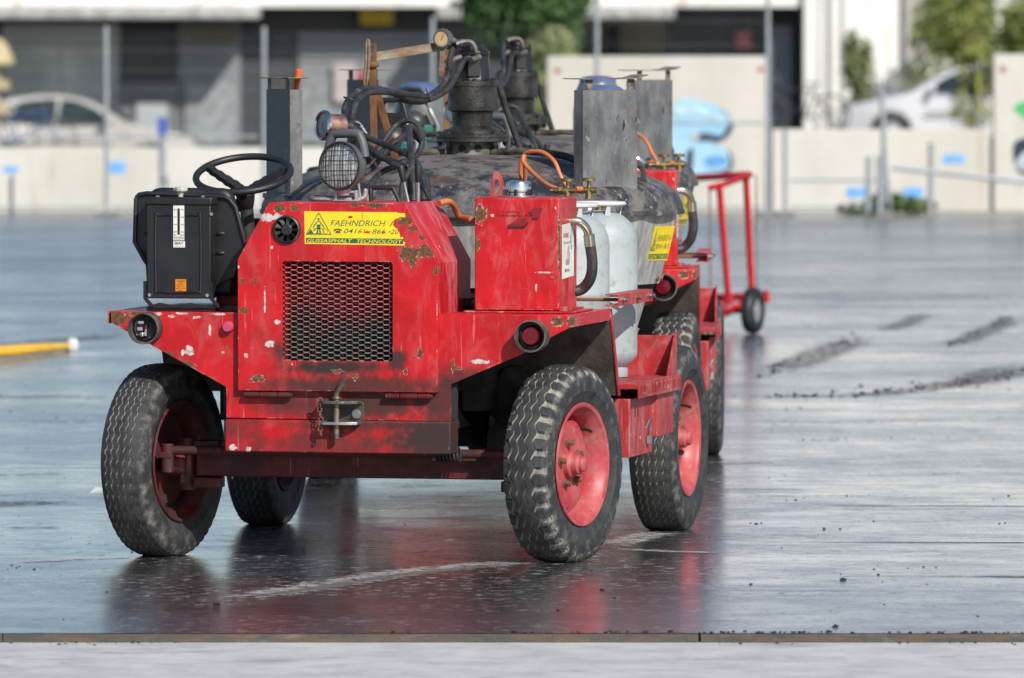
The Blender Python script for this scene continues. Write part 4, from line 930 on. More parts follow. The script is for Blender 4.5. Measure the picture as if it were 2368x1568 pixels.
# chimneys
for sx, cx in ((-1, -.675), (1, .635)):
    ra = Vector((sx*.839, -.545, 0)); tg = Vector((sx*.545, .839, 0))
    T = Matrix.Translation((cx, 1.80, 0)) @ Matrix((tg, ra, Vector((0,0,1)))).transposed().to_4x4()
    mb = MB(); o_ = [(-.15,-.026),(.15,-.026),(.15,.026),(-.15,.026)]; i_ = [(-.147,-.023),(.147,-.023),(.147,.023),(-.147,.023)]
    z0_, z1_ = 1.335, 1.760
    mb.add([(x,y,z0_) for x,y in o_] + [(x,y,z1_) for x,y in o_] + [(x,y,z1_) for x,y in i_] + [(x,y,z0_) for x,y in i_],
           [(a, (a+1)%4, 4+(a+1)%4, 4+a) for a in range(4)] + [(4+a, 4+(a+1)%4, 8+(a+1)%4, 8+a) for a in range(4)] + [(8+a, 8+(a+1)%4, 12+(a+1)%4, 12+a) for a in range(4)], T)
    ch_ = part(mb, 'chimney', chim, smooth=0, bevel=.002)
    mb = MB(); mb.box((-.165,-.038,1.325), (.165,.038,1.345), T); part(mb, 'chimney_collar', black_dusty, ch_, bevel=.004)
    for tx in (-.115, .115):
        mb = MB(); mb.box((tx-.018, .0225, 1.7605), (tx+.018, .0255, 1.803), T); part(mb, 'hat_tab', black_dusty, ch_, smooth=0)
    mb = MB(); N_ = 9; vs = []
    for a in range(N_):
        x = -.19 + .38*a/(N_-1); dz = .014*max(0, (abs(x)-.12)/.07)**1.5*(1 if sx > 0 and x > 0 else .15) + random.uniform(-.0012,.0012)
        for y in (-.048,.048):
            for h_ in (1.803, 1.806): vs.append((x, y, h_+dz))
    fs = []
    for a in range(N_-1):
        b, c_ = a*4, (a+1)*4; fs += [(b,b+2,c_+2,c_),(b+1,c_+1,c_+3,b+3),(b,c_,c_+1,b+1),(b+2,b+3,c_+3,c_+2)]
    fs += [(0,1,3,2), ((N_-1)*4, (N_-1)*4+2, (N_-1)*4+3, (N_-1)*4+1)]
    mb.add(vs, fs, T); part(mb, 'chimney_hat', mat('hat_rusty_dust%d' % (sx+1), (.20,.18,.15), (.10,.06,.035), sc=25, rough=(.7,.9), bump=.3), ch_, smooth=0)
    if sx < 0:
        mb = MB(); mb.add([(-.01,.0268,1.352),(-.09,.0268,1.352),(-.09,.0268,1.415),(-.01,.0268,1.415)], [(0,1,2,3)], T); pl_ = part(mb, 'rating_plate', mat('rating_plate', (.30,.29,.25), (.16,.15,.13), sc=60, rough=(.4,.6), metal=.3, bump=.4), ch_, smooth=0)
# mixer drive
def MX(prof, name, m, n=32, parent=None, **k):
    mb = MB(); mb.lathe(prof, n, TC, (0,0,1)); return part(mb, name, m, parent, **k)
mxr = MX([(.107,1.490),(.104,1.500),(.103,1.548)], 'mixer_base', mat('base_dusty_iron', (.045,.043,.04), (.20,.19,.17), sc=9, rough=(.6,.85), bump=.3))
for k in range(10):
    t = R(-100 + k*36); d = Vector((math.cos(t), math.sin(t), 0)); p = TC + d*.1036 + Vector((0,0,1.523))
    mb = MB(); mb.lathe([(.0150,.0),(.0150,.0012),(.0001,.0012)], 18, p, d, False); part(mb, 'base_hole', under_black, mxr)
fl = MX([(.144,1.548),(.147,1.550),(.147,1.562),(.145,1.564),(.147,1.566),(.147,1.578),(.144,1.580)], 'mixer_flange', black_oily, 48, mxr)
for k in range(8):
    t = R(k*45+12); d = Vector((math.cos(t), math.sin(t), 0)); p = TC + d*.131
    mb = MB(); mb.cyl(p + Vector((0,0,1.530)), p + Vector((0,0,1.590)), .0055, 8); mb.cyl(p + Vector((0,0,1.578)), p + Vector((0,0,1.588)), .010, 6); mb.cyl(p + Vector((0,0,1.536)), p + Vector((0,0,1.549)), .011, 6); part(mb, 'flange_bolt', black_oily, fl, smooth=20)
MX([(.118,1.580),(.118,1.594),(.112,1.598),(.098,1.600),(.080,1.612),(.080,1.640),(.084,1.668),(.088,1.672)], 'mixer_neck', black_oily, 36, mxr)
mo = MX([(.090,1.672),(.100,1.674),(.101,1.692),(.0985,1.695),(.0985,1.768),(.101,1.771),(.101,1.790),(.096,1.793)], 'gear_housing', black_oily, 40, mxr)
for k in range(8):
    t = R(k*45+20); p = TC + Vector((.086*math.cos(t), .086*math.sin(t), 1.792)); mb = MB(); mb.cyl(p, p + Vector((0,0,.010)), .009, 6); part(mb, 'housing_bolt', black_oily, mo, smooth=20)
mb = MB(); Tm = Matrix.Translation((0,2.2,0)) @ Matrix.Rotation(R(22), 4, 'Z'); mb.lathe([(.080,1.791),(.080,1.800),(.077,1.806),(.069,1.893),(.072,1.896),(.072,1.910),(.068,1.912)], 10, (0,0,0), (0,0,1), True, Tm); mb.lathe([(.046,1.911),(.046,1.930),(.040,1.935)], 10, (0,0,0), (0,0,1), True, Tm)
mb.box((-.03,-.082,1.81), (.02,-.060,1.872), Tm); part(mb, 'hydraulic_motor', black_paint, mxr, bevel=.006)
for k in range(4):
    t = R(45+k*90+22); p = TC + Vector((.066*math.cos(t), .066*math.sin(t), 1.912)); mb = MB(); mb.cyl(p, p + Vector((0,0,.012)), .008, 6); part(mb, 'motor_bolt', black_oily, mxr, smooth=20)
mb = MB(); mb.tube(spline([(.035,2.12,1.912),(.02,2.11,1.945),(-.01,2.10,1.950),(-.04,2.08,1.94)], 4), .0095, 10); mb.cyl((-.035,2.145,1.888),(-.075,2.10,1.868),.012,12); mb.cyl((.045,2.135,1.888),(.02,2.09,1.876),.012,12); part(mb, 'motor_fitting', mat('grimy_zinc', (.20,.19,.16), (.11,.10,.09), sc=30, rough=(.45,.6), metal=.5), mxr)
mb = MB(); mb.tube(spline([(.05,2.27,1.80),(.085,2.30,1.77),(.115,2.33,1.66),(.17,2.36,1.49)], 8), .0125, 10); part(mb, 'hydraulic_hose', hose_black)
# rusty post, pull arm, lever and gauge
def flat(a, b, w, th, name, m, parent=None, up=(0,1,0)):
    a = Vector(a); b = Vector(b); d = (b-a).normalized(); s_ = d.cross(Vector(up)).normalized(); u = s_.cross(d).normalized()
    mb = MB(); vs = [p + s_*i*w/2 + u*j*th/2 for p in (a, b) for i, j in ((-1,-1),(1,-1),(1,1),(-1,1))]
    mb.add(vs, [(0,1,2,3),(7,6,5,4),(0,4,5,1),(1,5,6,2),(2,6,7,3),(3,7,4,0)]); return part(mb, name, m, parent, bevel=.0015)
pb, pt = loc(866,410,y=1.80), loc(861,135,y=1.80)
post = flat(pb, pt, .026, .020, 'pull_post', rusty)
flat(loc(872,215,y=1.81), loc(922,395,y=1.9), .028, .008, 'post_brace', rusty, post)
mb = MB(); c0 = loc(858,118,y=1.795); mb.plate(rrect(c0.x-.016, c0.z-.040, c0.x+.022, c0.z+.030, .004), [rrect(c0.x-.003, c0.z-.018, c0.x+.013, c0.z+.022, .006)], 1.785, 1.797); part(mb, 'post_head', rusty, post, bevel=.001)
mb = MB(); a, b = loc(850,98,y=1.77), loc(845,192,y=1.77); n_ = Vector((.010,0,0)); mb.tube(spline([a+n_*.5, (a+b)/2+n_*.9, b+n_*.5, b-n_*.5, (a+b)/2-n_*.3, a-n_*.5], 5, True), .006, 8, True); part(mb, 'chain_link', rusty_paint, post)
arm = flat(loc(866,132,y=1.82), loc(1040,104,y=2.12), .036, .010, 'pull_arm', rusty_paint, post)
mb = MB(); p = loc(862,150,y=1.79); mb.sphere(p, .022, 10, 6, (1.2,.8,.7)); part(mb, 'weld_knuckle', rusty, post)
gp = loc(1022,89,y=2.02); gnn = Vector((-.20,-.97,.08)).normalized()
mb = MB(); mb.lathe([(.030,-.03),(.036,-.028),(.038,.0),(.0375,.006),(.032,.007),(.031,.002)], 32, gp, gnn, False); mb.lathe([(.030,-.03),(.0001,-.03)], 20, gp, gnn, False)
GB2 = frame(gnn, (0,0,1))
for k in range(14):
    d = GB2 @ Vector((math.cos(2*math.pi*k/14), math.sin(2*math.pi*k/14), 0)); mb.sphere(gp + d*.0385 - gnn*.006, .0042, 6, 4)
g2 = part(mb, 'oil_gauge', grey_lamp, smooth=50)
mb = MB(); mb.lathe([(.0315,.001),(.0001,.001)], 28, gp, gnn, False); part(mb, 'gauge_dial', dial_cream, g2)
mb = MB(); gc, gn, GB = gp, gnn, GB2
for k in range(15): gq(R(45+k*19.3), .024, .028, .0009, .002)
gq(R(-22), -.010, .024, .0016, .002); part(mb, 'gauge_marks', ink, g2, smooth=0)
mb = MB(); mb.cyl(gp - gnn*.03, gp - gnn*.05, .012, 10); mb.tube(spline([gp - gnn*.045, gp - gnn*.07 + Vector((.02,0,-.005)), loc(1050,100,y=2.12), loc(1075,105,y=2.15)], 5), .012, 10); part(mb, 'gauge_fitting', bpy.data.materials['grimy_zinc'], g2)
# tarred hoses lying round the mixer
for s_ in ([(.10,2.14,1.505),(.20,2.10,1.512),(.32,2.05,1.508),(.43,1.98,1.495),(.50,1.93,1.472)], [(-.10,2.14,1.505),(-.20,2.11,1.508),(-.32,2.10,1.505),(-.42,2.2,1.500)]):
    mb = MB(); mb.tube(spline(s_, 8), .0145, 10); part(mb, 'tarred_hose', hose_dirty)
# dark lifting eye beside the right chimney
mb = MB(); mb.plate([(.0,1.34),(.004,1.37),(.024,1.40),(.030,1.44),(.026,1.475),(.014,1.487),(.052,1.480),(.062,1.46),(.066,1.38),(.072,1.34)][:0] + [(.0,1.34),(.0,1.485),(.02,1.490),(.045,1.47),(.060,1.43),(.068,1.34)], [circ(.018,1.425,.024,16)], 2.05, 2.062, 'y', Matrix.Translation((.682,0,0))); part(mb, 'lifting_eye', black_dusty, tank, bevel=.002)
# ---------------- gas fittings and orange hose
GP = lambda a, b, yy: loc(a, b, y=yy)
mb = MB(); mb.tube(spline([GP(1292,438,.66), GP(1262,425,.70), GP(1230,398,.76), GP(1210,375,.80), GP(1212,362,.82), GP(1214,400,.86), GP(1213,418,.88)], 7), .0082, 10); part(mb, 'gas_hose', orange_hose)
mb = MB(); mb.tube(spline([GP(1310,432,.80), GP(1296,408,.80), GP(1282,375,.82), GP(1258,354,.84), GP(1232,350,.86), GP(1212,358,.88), GP(1203,382,.89), GP(1206,418,.90)], 7), .0082, 10); part(mb, 'gas_hose', orange_hose)
for (a, b, yy) in ((1312,421,.66), (1361,420,.74)):
    c = GP(a, b, yy); mb = MB()
    mb.lathe([(.012,.0),(.026,.002),(.027,.012),(.024,.014),(.010,.015)], 18, c, (0,0,1)); vh = part(mb, 'valve_handwheel', brass, smooth=30)
    mb = MB(); mb.cyl(c + Vector((0,0,-.035)), c, .007, 10); mb.cyl(c + Vector((-.050,-.002,-.033)), c + Vector((.030,0,-.033)), .0125, 14); mb.cyl(c + Vector((-.036,-.002,-.033)), c + Vector((-.020,0,-.033)), .017, 6); mb.cyl(c + Vector((.0,0,-.065)), c + Vector((0,0,-.03)), .014, 8); mb.cyl(c + Vector((-.066,-.002,-.033)), c + Vector((-.05,0,-.033)), .009, 12); part(mb, 'valve_body', brass, vh, smooth=25)
mb = MB(); mb.cyl(GP(1290,438,.66), GP(1297,440,.66), .011, 12); part(mb, 'hose_clamp', blue_plastic)
mb = MB(); mb.cyl(GP(1330,437,.70), GP(1344,437,.72), .010, 12); part(mb, 'gas_hose_end', orange_hose)
# ---------------- bottle cradle: clamp channel, rod, step, locker
mb = MB(); x = .935; mb.prism([(.945,.998),(1.0,.998)][:0] + [(x-.055,.994),(x,.994),(x,.948),(x-.055,.948),(x-.055,.953),(x-.005,.953),(x-.005,.989),(x-.055,.989)], .67, 1.28); cl = part(mb, 'clamp_channel', red_pink, bevel=.001)
for y in (.73, .98, 1.22):
    mb = MB(); mb.cyl((x,y,.971), (x+.008,y,.971), .013, 6); mb.cyl((x+.008,y,.971), (x+.022,y,.971), .008, 8)
    part(mb, 'clamp_nut', steel if y != .98 else rust_nut, cl, smooth=20)
for y in (.73, 1.22): mb = MB(); mb.cyl((.50,y,.971), (x-.006,y,.971), .0065, 8); part(mb, 'clamp_rod', rusty, cl)
mb = MB(); mb.box((.45,.86,.625), (.965,1.64,.645)); stp = part(mb, 'step_plate', red_pink, bevel=.002)
mb = MB(); mb.box((.9655,.86,.588), (.972,1.64,.652)); part(mb, 'step_edge', red_pink, stp, bevel=.0015)
mb = MB()
for k in range(26): mb.cbox((0,0,0), (.004,.012,.034), Matrix.Translation((.973,.90+k*.029,.620)) @ Matrix.Rotation(R(25),4,'X'))
part(mb, 'step_grip_ribs', red_pink, stp, smooth=0)['kind'] = 'stuff'
mb = MB(); mb.box((.62,1.655,.60), (.945,1.665,.80)); part(mb, 'wheel_guard', red_pink, bevel=.002)
mb = MB(); mb.prism([(1.44,.60),(1.655,.60),(1.655,.815),(1.645,.815)], .945, .953, 'x'); part(mb, 'wheel_guard_side', red_pink, bevel=.0015)
mb = MB(); mb.box((.60,.88,.36), (.93,1.30,.585)); lk = part(mb, 'tool_locker', red_pink, bevel=.003)
mb = MB(); mb.box((.60,1.30,.42), (.95,1.60,.588)); part(mb, 'locker_bracket', red_pink, bevel=.003)
for y in (.98, 1.03): mb = MB(); mb.prism(rrect(y-.008,.510,y+.008,.545,.007), .9301, .9304, 'x'); part(mb, 'locker_slot', under_black, lk)
mb = MB(); mb.tube(spline([(.932,1.17,.46),(.945,1.18,.49),(.945,1.21,.49),(.940,1.215,.45),(.942,1.19,.43)], 5), .004, 6); mb.cbox((.942,1.19,.415), (.014,.035,.03)); part(mb, 'padlock', steel, lk)
# ---------------- rear deck: engine with carrying handle, grey hopper with blue lid
def rear_engine(px, y):
    c = loc(px, 268, y=y); x, z = c.x, c.z; mb = MB()
    mb.plate([(x-.075,z-.10),(x-.060,z+.05),(x-.045,z+.075),(x+.035,z+.075),(x+.055,z+.05),(x+.085,z-.06),(x+.085,z-.10)], [rrect(x-.040,z+.012,x+.040,z+.055,.015)], y, y+.06); e = part(mb, 'rear_engine', black_plastic, bevel=.006)
    mb = MB(); mb.sphere((x,y-.01,z-.10), .070, 16, 10, (1,.8,.9)); part(mb, 'recoil_cover', mat('recoil_dark_grey', (.035,.036,.038), rough=(.4,.55), bump=.05), e)
    mb = MB(); mb.box((x-.10,y-.04,z-.24), (x+.12,y+.14,z-.105)); part(mb, 'crankcase', teal, e, bevel=.01)
    mb = MB(); mb.tube([(x+.08,y-.05,z-.03),(x+.12,y-.05,z-.11),(x+.11,y-.05,z-.2)], .012, 8); part(mb, 'engine_pipe', steel, e)
    mb = MB(); mb.box((x-.12,y-.05,1.30), (x+.14,y+.2,z-.235)); part(mb, 'engine_mount', black_dusty, e)
rear_engine(905, 3.02)
c = loc(1392, 200, y=3.05); mb = MB(); mb.lathe([(.115,1.20),(.12,1.30),(.118,1.60),(.105,1.70),(.085,c.z-.02)], 32, (c.x,3.05,0), (0,0,1)); hp_ = part(mb, 'hopper', grey_cover)
mb = MB(); mb.lathe([(.088,c.z-.028),(.088,c.z-.012),(.070,c.z),(.04,c.z+.006),(.0001,c.z+.007)], 28, (c.x,3.05,0), (0,0,1)); part(mb, 'hopper_lid', blue_plastic, hp_)
mb = MB(); mb.box((-.42,2.95,.645), (.42,3.30,1.22)); part(mb, 'rear_deck', under_black, bevel=.005)
mb = MB(); mb.box((-.42,3.0,.45), (.42,3.2,.64)); part(mb, 'rear_frame', under_black)

# place the near one
rig.matrix_world = M1_MAT
tag(rig, 'nearest red asphalt cooker with yellow company sticker, facing the camera on wet asphalt', 'asphalt cooker', 'two red asphalt cookers parked in line')

# ---------------- gas bottles standing on the step (things of their own)
def gas_bottle():
    r = empty('gas_bottle')
    mb = MB(); mb.lathe([(.105,.0),(.112,.002),(.112,.035),(.108,.040),(.128,.055),(.149,.085),(.150,.10),(.150,.325),(.1515,.328),(.1515,.336),(.150,.340),(.150,.52),(.145,.56),(.128,.598),(.095,.628),(.055,.645),(.030,.650)], 48, (0,0,0), (0,0,1)); mb.build('bottle_body', bottle_grey, r, smooth=40)
    mb = MB(); mb.torus((0,0,.676), (0,0,1), .098, .0085, 36, 10); cb = mb.build('bottle_collar', white_paint, r)
    for k in range(4):
        t = R(35+90*k); d = Vector((math.cos(t), math.sin(t), 0)); s_ = Vector((-d.y, d.x, 0))
        mb = MB(); a = d*.085 + Vector((0,0,.628)); b = d*.099 + Vector((0,0,.674)); mb.add([a-s_*.012, a+s_*.012, b+s_*.007, b-s_*.007, a-s_*.012-d*.004, a+s_*.012-d*.004, b+s_*.007-d*.004, b-s_*.007-d*.004], [(0,1,2,3),(7,6,5,4),(0,4,5,1),(1,5,6,2),(2,6,7,3),(3,7,4,0)]); mb.build('collar_strut', white_paint, cb)
    mb = MB(); mb.cyl((0,0,.648), (0,0,.675), .014, 12); mb.cyl((-.04,0,.668), (.03,0,.668), .009, 12); mb.build('bottle_valve', brass, r)
    return r
GB_SPOTS = ((.655,1.08), (.698,1.39))
bt = gas_bottle()
bt.matrix_world = M1_MAT @ Matrix.Translation((*GB_SPOTS[0], .646)); tag(bt, 'light grey gas bottle right behind the near red oil box, frontmost of its pair', 'gas bottle', 'grey gas bottles on the near cooker')
b2 = copy_tree(bt); b2.matrix_world = M1_MAT @ Matrix.Translation((*GB_SPOTS[1], .646)); tag(b2, 'light grey gas bottle between the near front bottle and the grey tank skirt', 'gas bottle')
# orange-handled tool stuck in the left chimney hat
th = empty('hand_tool'); mb = MB(); a, b = loc(692,162,y=1.72), loc(682,215,y=1.74); mb.tube([a, a*.9+b*.1, a*.5+b*.5, b], [.012,.0135,.012,.009], 12); mb.build('tool_handle', orange_plastic, th)
mb = MB(); mb.cyl(b, b + (b-a).normalized()*.12, .004, 8); mb.build('tool_blade', steel, th)
th.matrix_world = M1_MAT; tag(th, 'orange-handled hand tool standing upright against the left chimney hat', 'hand tool')

# ================================================================ the second cooker, copied
rig2 = copy_tree(rig)
M2_MAT = Matrix.Translation((-.085, 35.24, 0)) @ Matrix.Rotation(R(-2.8), 4, 'Z')
rig2.matrix_world = M2_MAT
for o in list(rig2.children):
    if o.name.startswith(('oil_gauge',)):
        for c in list(o.children): bpy.data.objects.remove(c)
        bpy.data.objects.remove(o)
    elif o.name.startswith('pull_post'):
        for c in list(o.children):
            if c.name.startswith('pull_arm'): bpy.data.objects.remove(c)
tag(rig2, 'second red asphalt cooker mostly hidden behind the nearest one', 'asphalt cooker')
for o in rig2.children:
    if o.name.startswith('wheel') and any(c.name.startswith('tyre') for c in o.children):
        if o.location.y > 2 and o.location.x > 0: o.location.x += .07
        if o.location.y < 1: o.rotation_euler = (0, 0, R(-3))
for i, (sx, sy) in enumerate(()):
    b = copy_tree(bt); b.matrix_world = M2_MAT @ Matrix.Translation((sx, sy, .646))
    tag(b, ('front' if i == 0 else 'rear') + ' grey gas bottle on the hidden second cooker', 'gas bottle')

# grey hopper with blue lid on the second machine's left rear
I2 = M2_MAT.inverted(); p = I2 @ at(972, 196, 38.4)
mb = MB(); mb.lathe([(.135,1.15),(.14,1.30),(.138,1.52),(.125,1.62),(.105,p.z-.03)], 32, (p.x,p.y,0), (0,0,1)); h2 = mb.build('hopper', grey_cover, rig2)
mb = MB(); mb.lathe([(.108,p.z-.036),(.108,p.z-.014),(.085,p.z+.004),(.05,p.z+.012),(.0001,p.z+.013)], 28, (p.x,p.y,0), (0,0,1)); mb.build('hopper_lid', blue_plastic, h2)
mb = MB(); mb.box((p.x-.16,p.y-.16,.62), (p.x+.16,p.y+.16,1.16)); mb.build('hopper_stand', under_black, rig2)

# ================================================================ GROUND
def asphalt_mat():
    t = NT('fresh_damp_asphalt')
    big = t.noise(0.55, 6, t.scale((0.6, 1.0, 1.0)), 0.62)
    mid = t.noise(3.2, 7, None, 0.68)
    patch = t.noise(1.3, 7, t.scale((0.45, 1, 1)), 0.66)
    gr = t.noise(19, 7, None, 0.76)
    gr2 = t.noise(130, 3, None, 0.6)
    dark = t.math('MULTIPLY', t.mr(gr, 0.575, 0.63), 0.9)
    lite = t.mr(t.noise(15, 8, t.vmath('ADD', t.tc, (11, 5, 0)), 0.8), 0.535, 0.60)
    col = t.mix(t.mr(mid, 0.32, 0.68), (0.016,0.017,0.019), (0.036,0.036,0.038))
    dusty = t.math('MULTIPLY', t.mr(patch, 0.52, 0.74), 0.4)
    col = t.mix(dusty, col, (0.10,0.098,0.094))
    col = t.mix(t.math('MULTIPLY', lite, t.mr(patch, 0.40, 0.54)), col, (0.42,0.41,0.38))
    col = t.mix(dark, col, (0.009,0.009,0.011))
    seam = t.math('MULTIPLY', t.mr(t.noise(4.2, 3, t.scale((0.05, 1, 1)), 0.5), 0.66, 0.70), t.mr(t.noise(0.9, 4), 0.42, 0.6))
    rg = t.math('ADD', t.mr(big, 0.35, 0.65, 0.23, 0.35), t.math('ADD', t.math('MULTIPLY', t.mr(mid, 0.35, 0.7), 0.10), t.math('ADD', t.math('MULTIPLY', seam, 0.2), t.math('MULTIPLY', dusty, 0.25))))
    rg = t.math('ADD', rg, t.math('MULTIPLY', t.mr(t.math('ADD', t.sep()[1], t.math('MULTIPLY', big, 14.0)), 46.0, 76.0), 0.13))   # the far part has dried further
    dry = t.mr(t.math('ADD', t.sep()[1], t.math('MULTIPLY', mid, 1.6)), 29.6, 27.4)                      # and so has the strip along the edging
    rg = t.math('ADD', rg, t.math('MULTIPLY', dry, 0.07)); col = t.mix(t.math('MULTIPLY', dry, 0.5), col, (0.085,0.084,0.083))
    h = t.math('ADD', t.math('MULTIPLY', gr2, 0.25), t.math('ADD', t.math('MULTIPLY', gr, 0.5), t.math('ADD', t.math('MULTIPLY', dark, 0.8), t.math('MULTIPLY', mid, 1.4))))
    t.bump(h, 0.055, 0.004)
    wet = t.math('SUBTRACT', 0.95, t.math('MULTIPLY', t.math('MAXIMUM', t.math('MULTIPLY', lite, 0.8), t.math('MAXIMUM', dark, seam)), 0.75))
    return t.out(col, rg, 0.0, Specular_IOR_Level=0.6, Coat_Weight=wet, Coat_Roughness=t.math('MULTIPLY', rg, 0.55), Coat_IOR=2.0)
asph = asphalt_mat()
EDGE_Y = ground(1183, 1464).y
mb = MB(); mb.add([(-70,EDGE_Y,0),(70,EDGE_Y,0),(70,86.5,0),(-70,86.5,0)], [(0,1,2,3)])
tag(mb.build('asphalt_deck', asph, smooth=0), kind='structure')
def concrete_mat(name, c1, c2, stain=.4):
    t = NT(name)
    n = t.noise(4.0, 10, None, .76)
    col = t.mix(t.mr(n, .35, .65), c1, c2)
    st = t.mr(t.noise(2.2, 8, t.scale((.7,1,1)), .76), .54, .66)
    col = t.mix(t.math('MULTIPLY', st, stain), col, (.16,.16,.18))
    sp = t.mr(t.noise(60, 4, None, .7), .66, .70); col = t.mix(t.math('MULTIPLY', sp, .6), col, (.12,.11,.10))
    t.bump(t.noise(40, 6), .25, .004)
    return t.out(col, t.mr(n, .3, .7, .55, .8))
conc = concrete_mat('pale_concrete', (.42,.42,.42), (.54,.535,.52), .55)
mb = MB(); mb.add([(-60,2,-.030),(60,2,-.030),(60,EDGE_Y+.02,-.030),(-60,EDGE_Y+.02,-.030)], [(0,1,2,3)])
tag(mb.build('concrete_apron', conc, smooth=0), kind='structure')
mb = MB(); mb.add([(-900,-60,-.75),(900,-60,-.75),(900,1500,-.75),(-900,1500,-.75)], [(0,1,2,3)])
tag(mb.build('ground', mat('far_ground', (.12,.12,.11), sc=.3, rough=(.8,.9), bump=0), smooth=0), kind='structure')
# rusted steel edging bars
edge_m = mat('edging_rust', (.055,.052,.048), (.095,.066,.045), sc=26, rough=(.65,.9), bump=.8, stretch=(.35,1,2), dust=.3)
def bars(x0, x1, i):
    mb = MB(); mb.box((x0, EDGE_Y-.012, -.029), (x1, EDGE_Y-.001, -.002)); o = mb.build('edging_bar', edge_m, bevel=.001)
    tag(o, ['rusty flat steel bar edging the asphalt, left of the bar joint', 'rusty flat steel bar edging the asphalt, right of the bar joint', 'rusty flat steel bar of which only a tip shows at the left picture edge'][i], 'steel edging', 'steel bars along the asphalt edge')
jx = ground(1618, 1466).x
bars(ground(6, 1466).x, jx-.004, 0); bars(jx+.003, 6.0, 1); bars(-6.0, ground(4, 1466).x, 2)
# loose crumbs
mb = MB(); rnd = random.Random(3)
def crumb(x, y, r, z=0):
    vs = [(x + r*rnd.uniform(.6,1.3)*math.cos(a)*1.2, y + r*rnd.uniform(.6,1.3)*math.sin(a), z + h) for h in (0.0005, r*.6) for a in (0, 1.25, 2.5, 3.8, 5)] + [(x, y, z + r*rnd.uniform(.8,1.2))]
    mb.add(vs, [(i, (i+1) % 5, 5+(i+1) % 5, 5+i) for i in range(5)] + [(5+i, 5+(i+1) % 5, 10) for i in range(5)])
for px, py, r in ((500,1400,.012),(1392,1366,.009),(1948,1342,.010),(1930,1450,.009),(1290,1412,.006),(1735,1352,.006),(1420,1385,.007),(2030,1330,.006),(1160,1412,.006)):
    g = ground(px, py); crumb(g.x, g.y, r)
for k in range(650):
    py = 560 + 880*rnd.random()**.8; g = ground(rnd.uniform(-50, 2420), py); crumb(g.x, g.y, (.0008+.0035*rnd.random()**4) if g.y < 40 else (.0015+.006*rnd.random()**3))
for k in range(36):                                        # short clumps scraped up along the paving joints
    py = rnd.choice((1310, 1215, 1098, 975, 1150, 1012)) + rnd.gauss(0, 5); x0 = rnd.uniform(1650, 2400) if k % 4 else rnd.uniform(0, 230)
    for q in range(rnd.randint(3, 14)): g = ground(x0 + rnd.gauss(0, 26), py + rnd.gauss(0, 2.0)); crumb(g.x, g.y, .001 + .0045*rnd.random()**4)
for k in range(80):
    g = ground(rnd.uniform(0, 420) if k % 3 else rnd.uniform(1640, 2367), 1478); crumb(g.x, EDGE_Y-.02-abs(rnd.gauss(0,.05)), .001+.005*rnd.random()**3, -.03)
for k in range(220): crumb(ground(900+1480*rnd.random()**.6,1466).x, EDGE_Y+abs(rnd.gauss(0,.03)), .001+.0065*rnd.random()**3)
for k in range(140):                                       # along the swept ridges at the right
    s_ = rnd.random(); g = ground(1760+600*s_+rnd.gauss(0,10), 915-58*s_**2.2 + rnd.gauss(0, 2+6*s_)); crumb(g.x, g.y, .003 + .010*rnd.random()**3)
for (xa, ya, xb, yb) in ((1760,868,2010,770), (2190,800,2340,735)):
    for k in range(70): s_ = rnd.random(); g = ground(xa+(xb-xa)*s_+rnd.gauss(0,10), ya+(yb-ya)*s_+rnd.gauss(0,4+6*s_)); crumb(g.x, g.y, .003 + .012*rnd.random()**3)
tag(mb.build('asphalt_crumbs', mat('asphalt_crumb', (.010,.010,.012), (.02,.02,.022), rough=(.5,.8), bump=0), smooth=0), 'loose black asphalt crumbs scattered over the wet surface', 'crumbs', kind='stuff')
# chalky tyre tracks
def track_mat(name='dried_dust_track', c=(.42,.41,.39), ro=.8, gain=.75):
    t = NT(name)
    uv = t.new('ShaderNodeAttribute', attribute_name='dust').outputs['Fac']
    n = t.noise(15, 8, None, .8)
    a = t.math('MULTIPLY', t.mr(t.math('ADD', n, t.math('MULTIPLY', uv, .20)), .60, .72), gain)
    t.bsdf.inputs['Alpha'].default_value = 1; t.l.new(a, t.bsdf.inputs['Alpha'])
    return t.out(c, ro)
trm = track_mat(gain=.75); smear_m = track_mat('tar_puddle_smear', (.012,.012,.015), .6, .55)
def track(pts, w, name='dust_track', m=None):
    mb = MB(); P = spline([ground(a, b) for a, b in pts], 10); vs = []; at_ = []; fs = []
    for i, p in enumerate(P):
        d = (P[min(i+1,len(P)-1)] - P[max(i-1,0)]).normalized(); s_ = Vector((-d.y, d.x, 0)); f = i/(len(P)-1); e = min(1, 4*f, 4*(1-f))
        for j, (o, v) in enumerate(((-1,0),(-.4,.9),(.4,.9),(1,0))): q = p + s_*o*w/2; vs.append((q.x, q.y, .003)); at_.append(v*e)
    for i in range(len(P)-1):
        for j in range(3): fs.append((i*4+j, i*4+j+1, (i+1)*4+j+1, (i+1)*4+j))
    mb.add(vs, fs); mb.attr = at_; tag(mb.build(name, m or trm, smooth=0), kind='structure')
track([(360,1416),(560,1384),(760,1352),(960,1322),(1180,1302),(1330,1288),(1450,1255)], .34); track([(500,1390),(700,1366),(900,1334),(1100,1312),(1220,1300)], .12)
track([(1390,1272),(1450,1252),(1500,1238),(1560,1228)], .26); track([(1390,1268),(1500,1274),(1600,1278),(1690,1277)], .14)
track([(0,1304),(120,1296),(260,1290),(340,1288)], .16); track([(1650,1072),(1720,1070),(1800,1068)], .30)
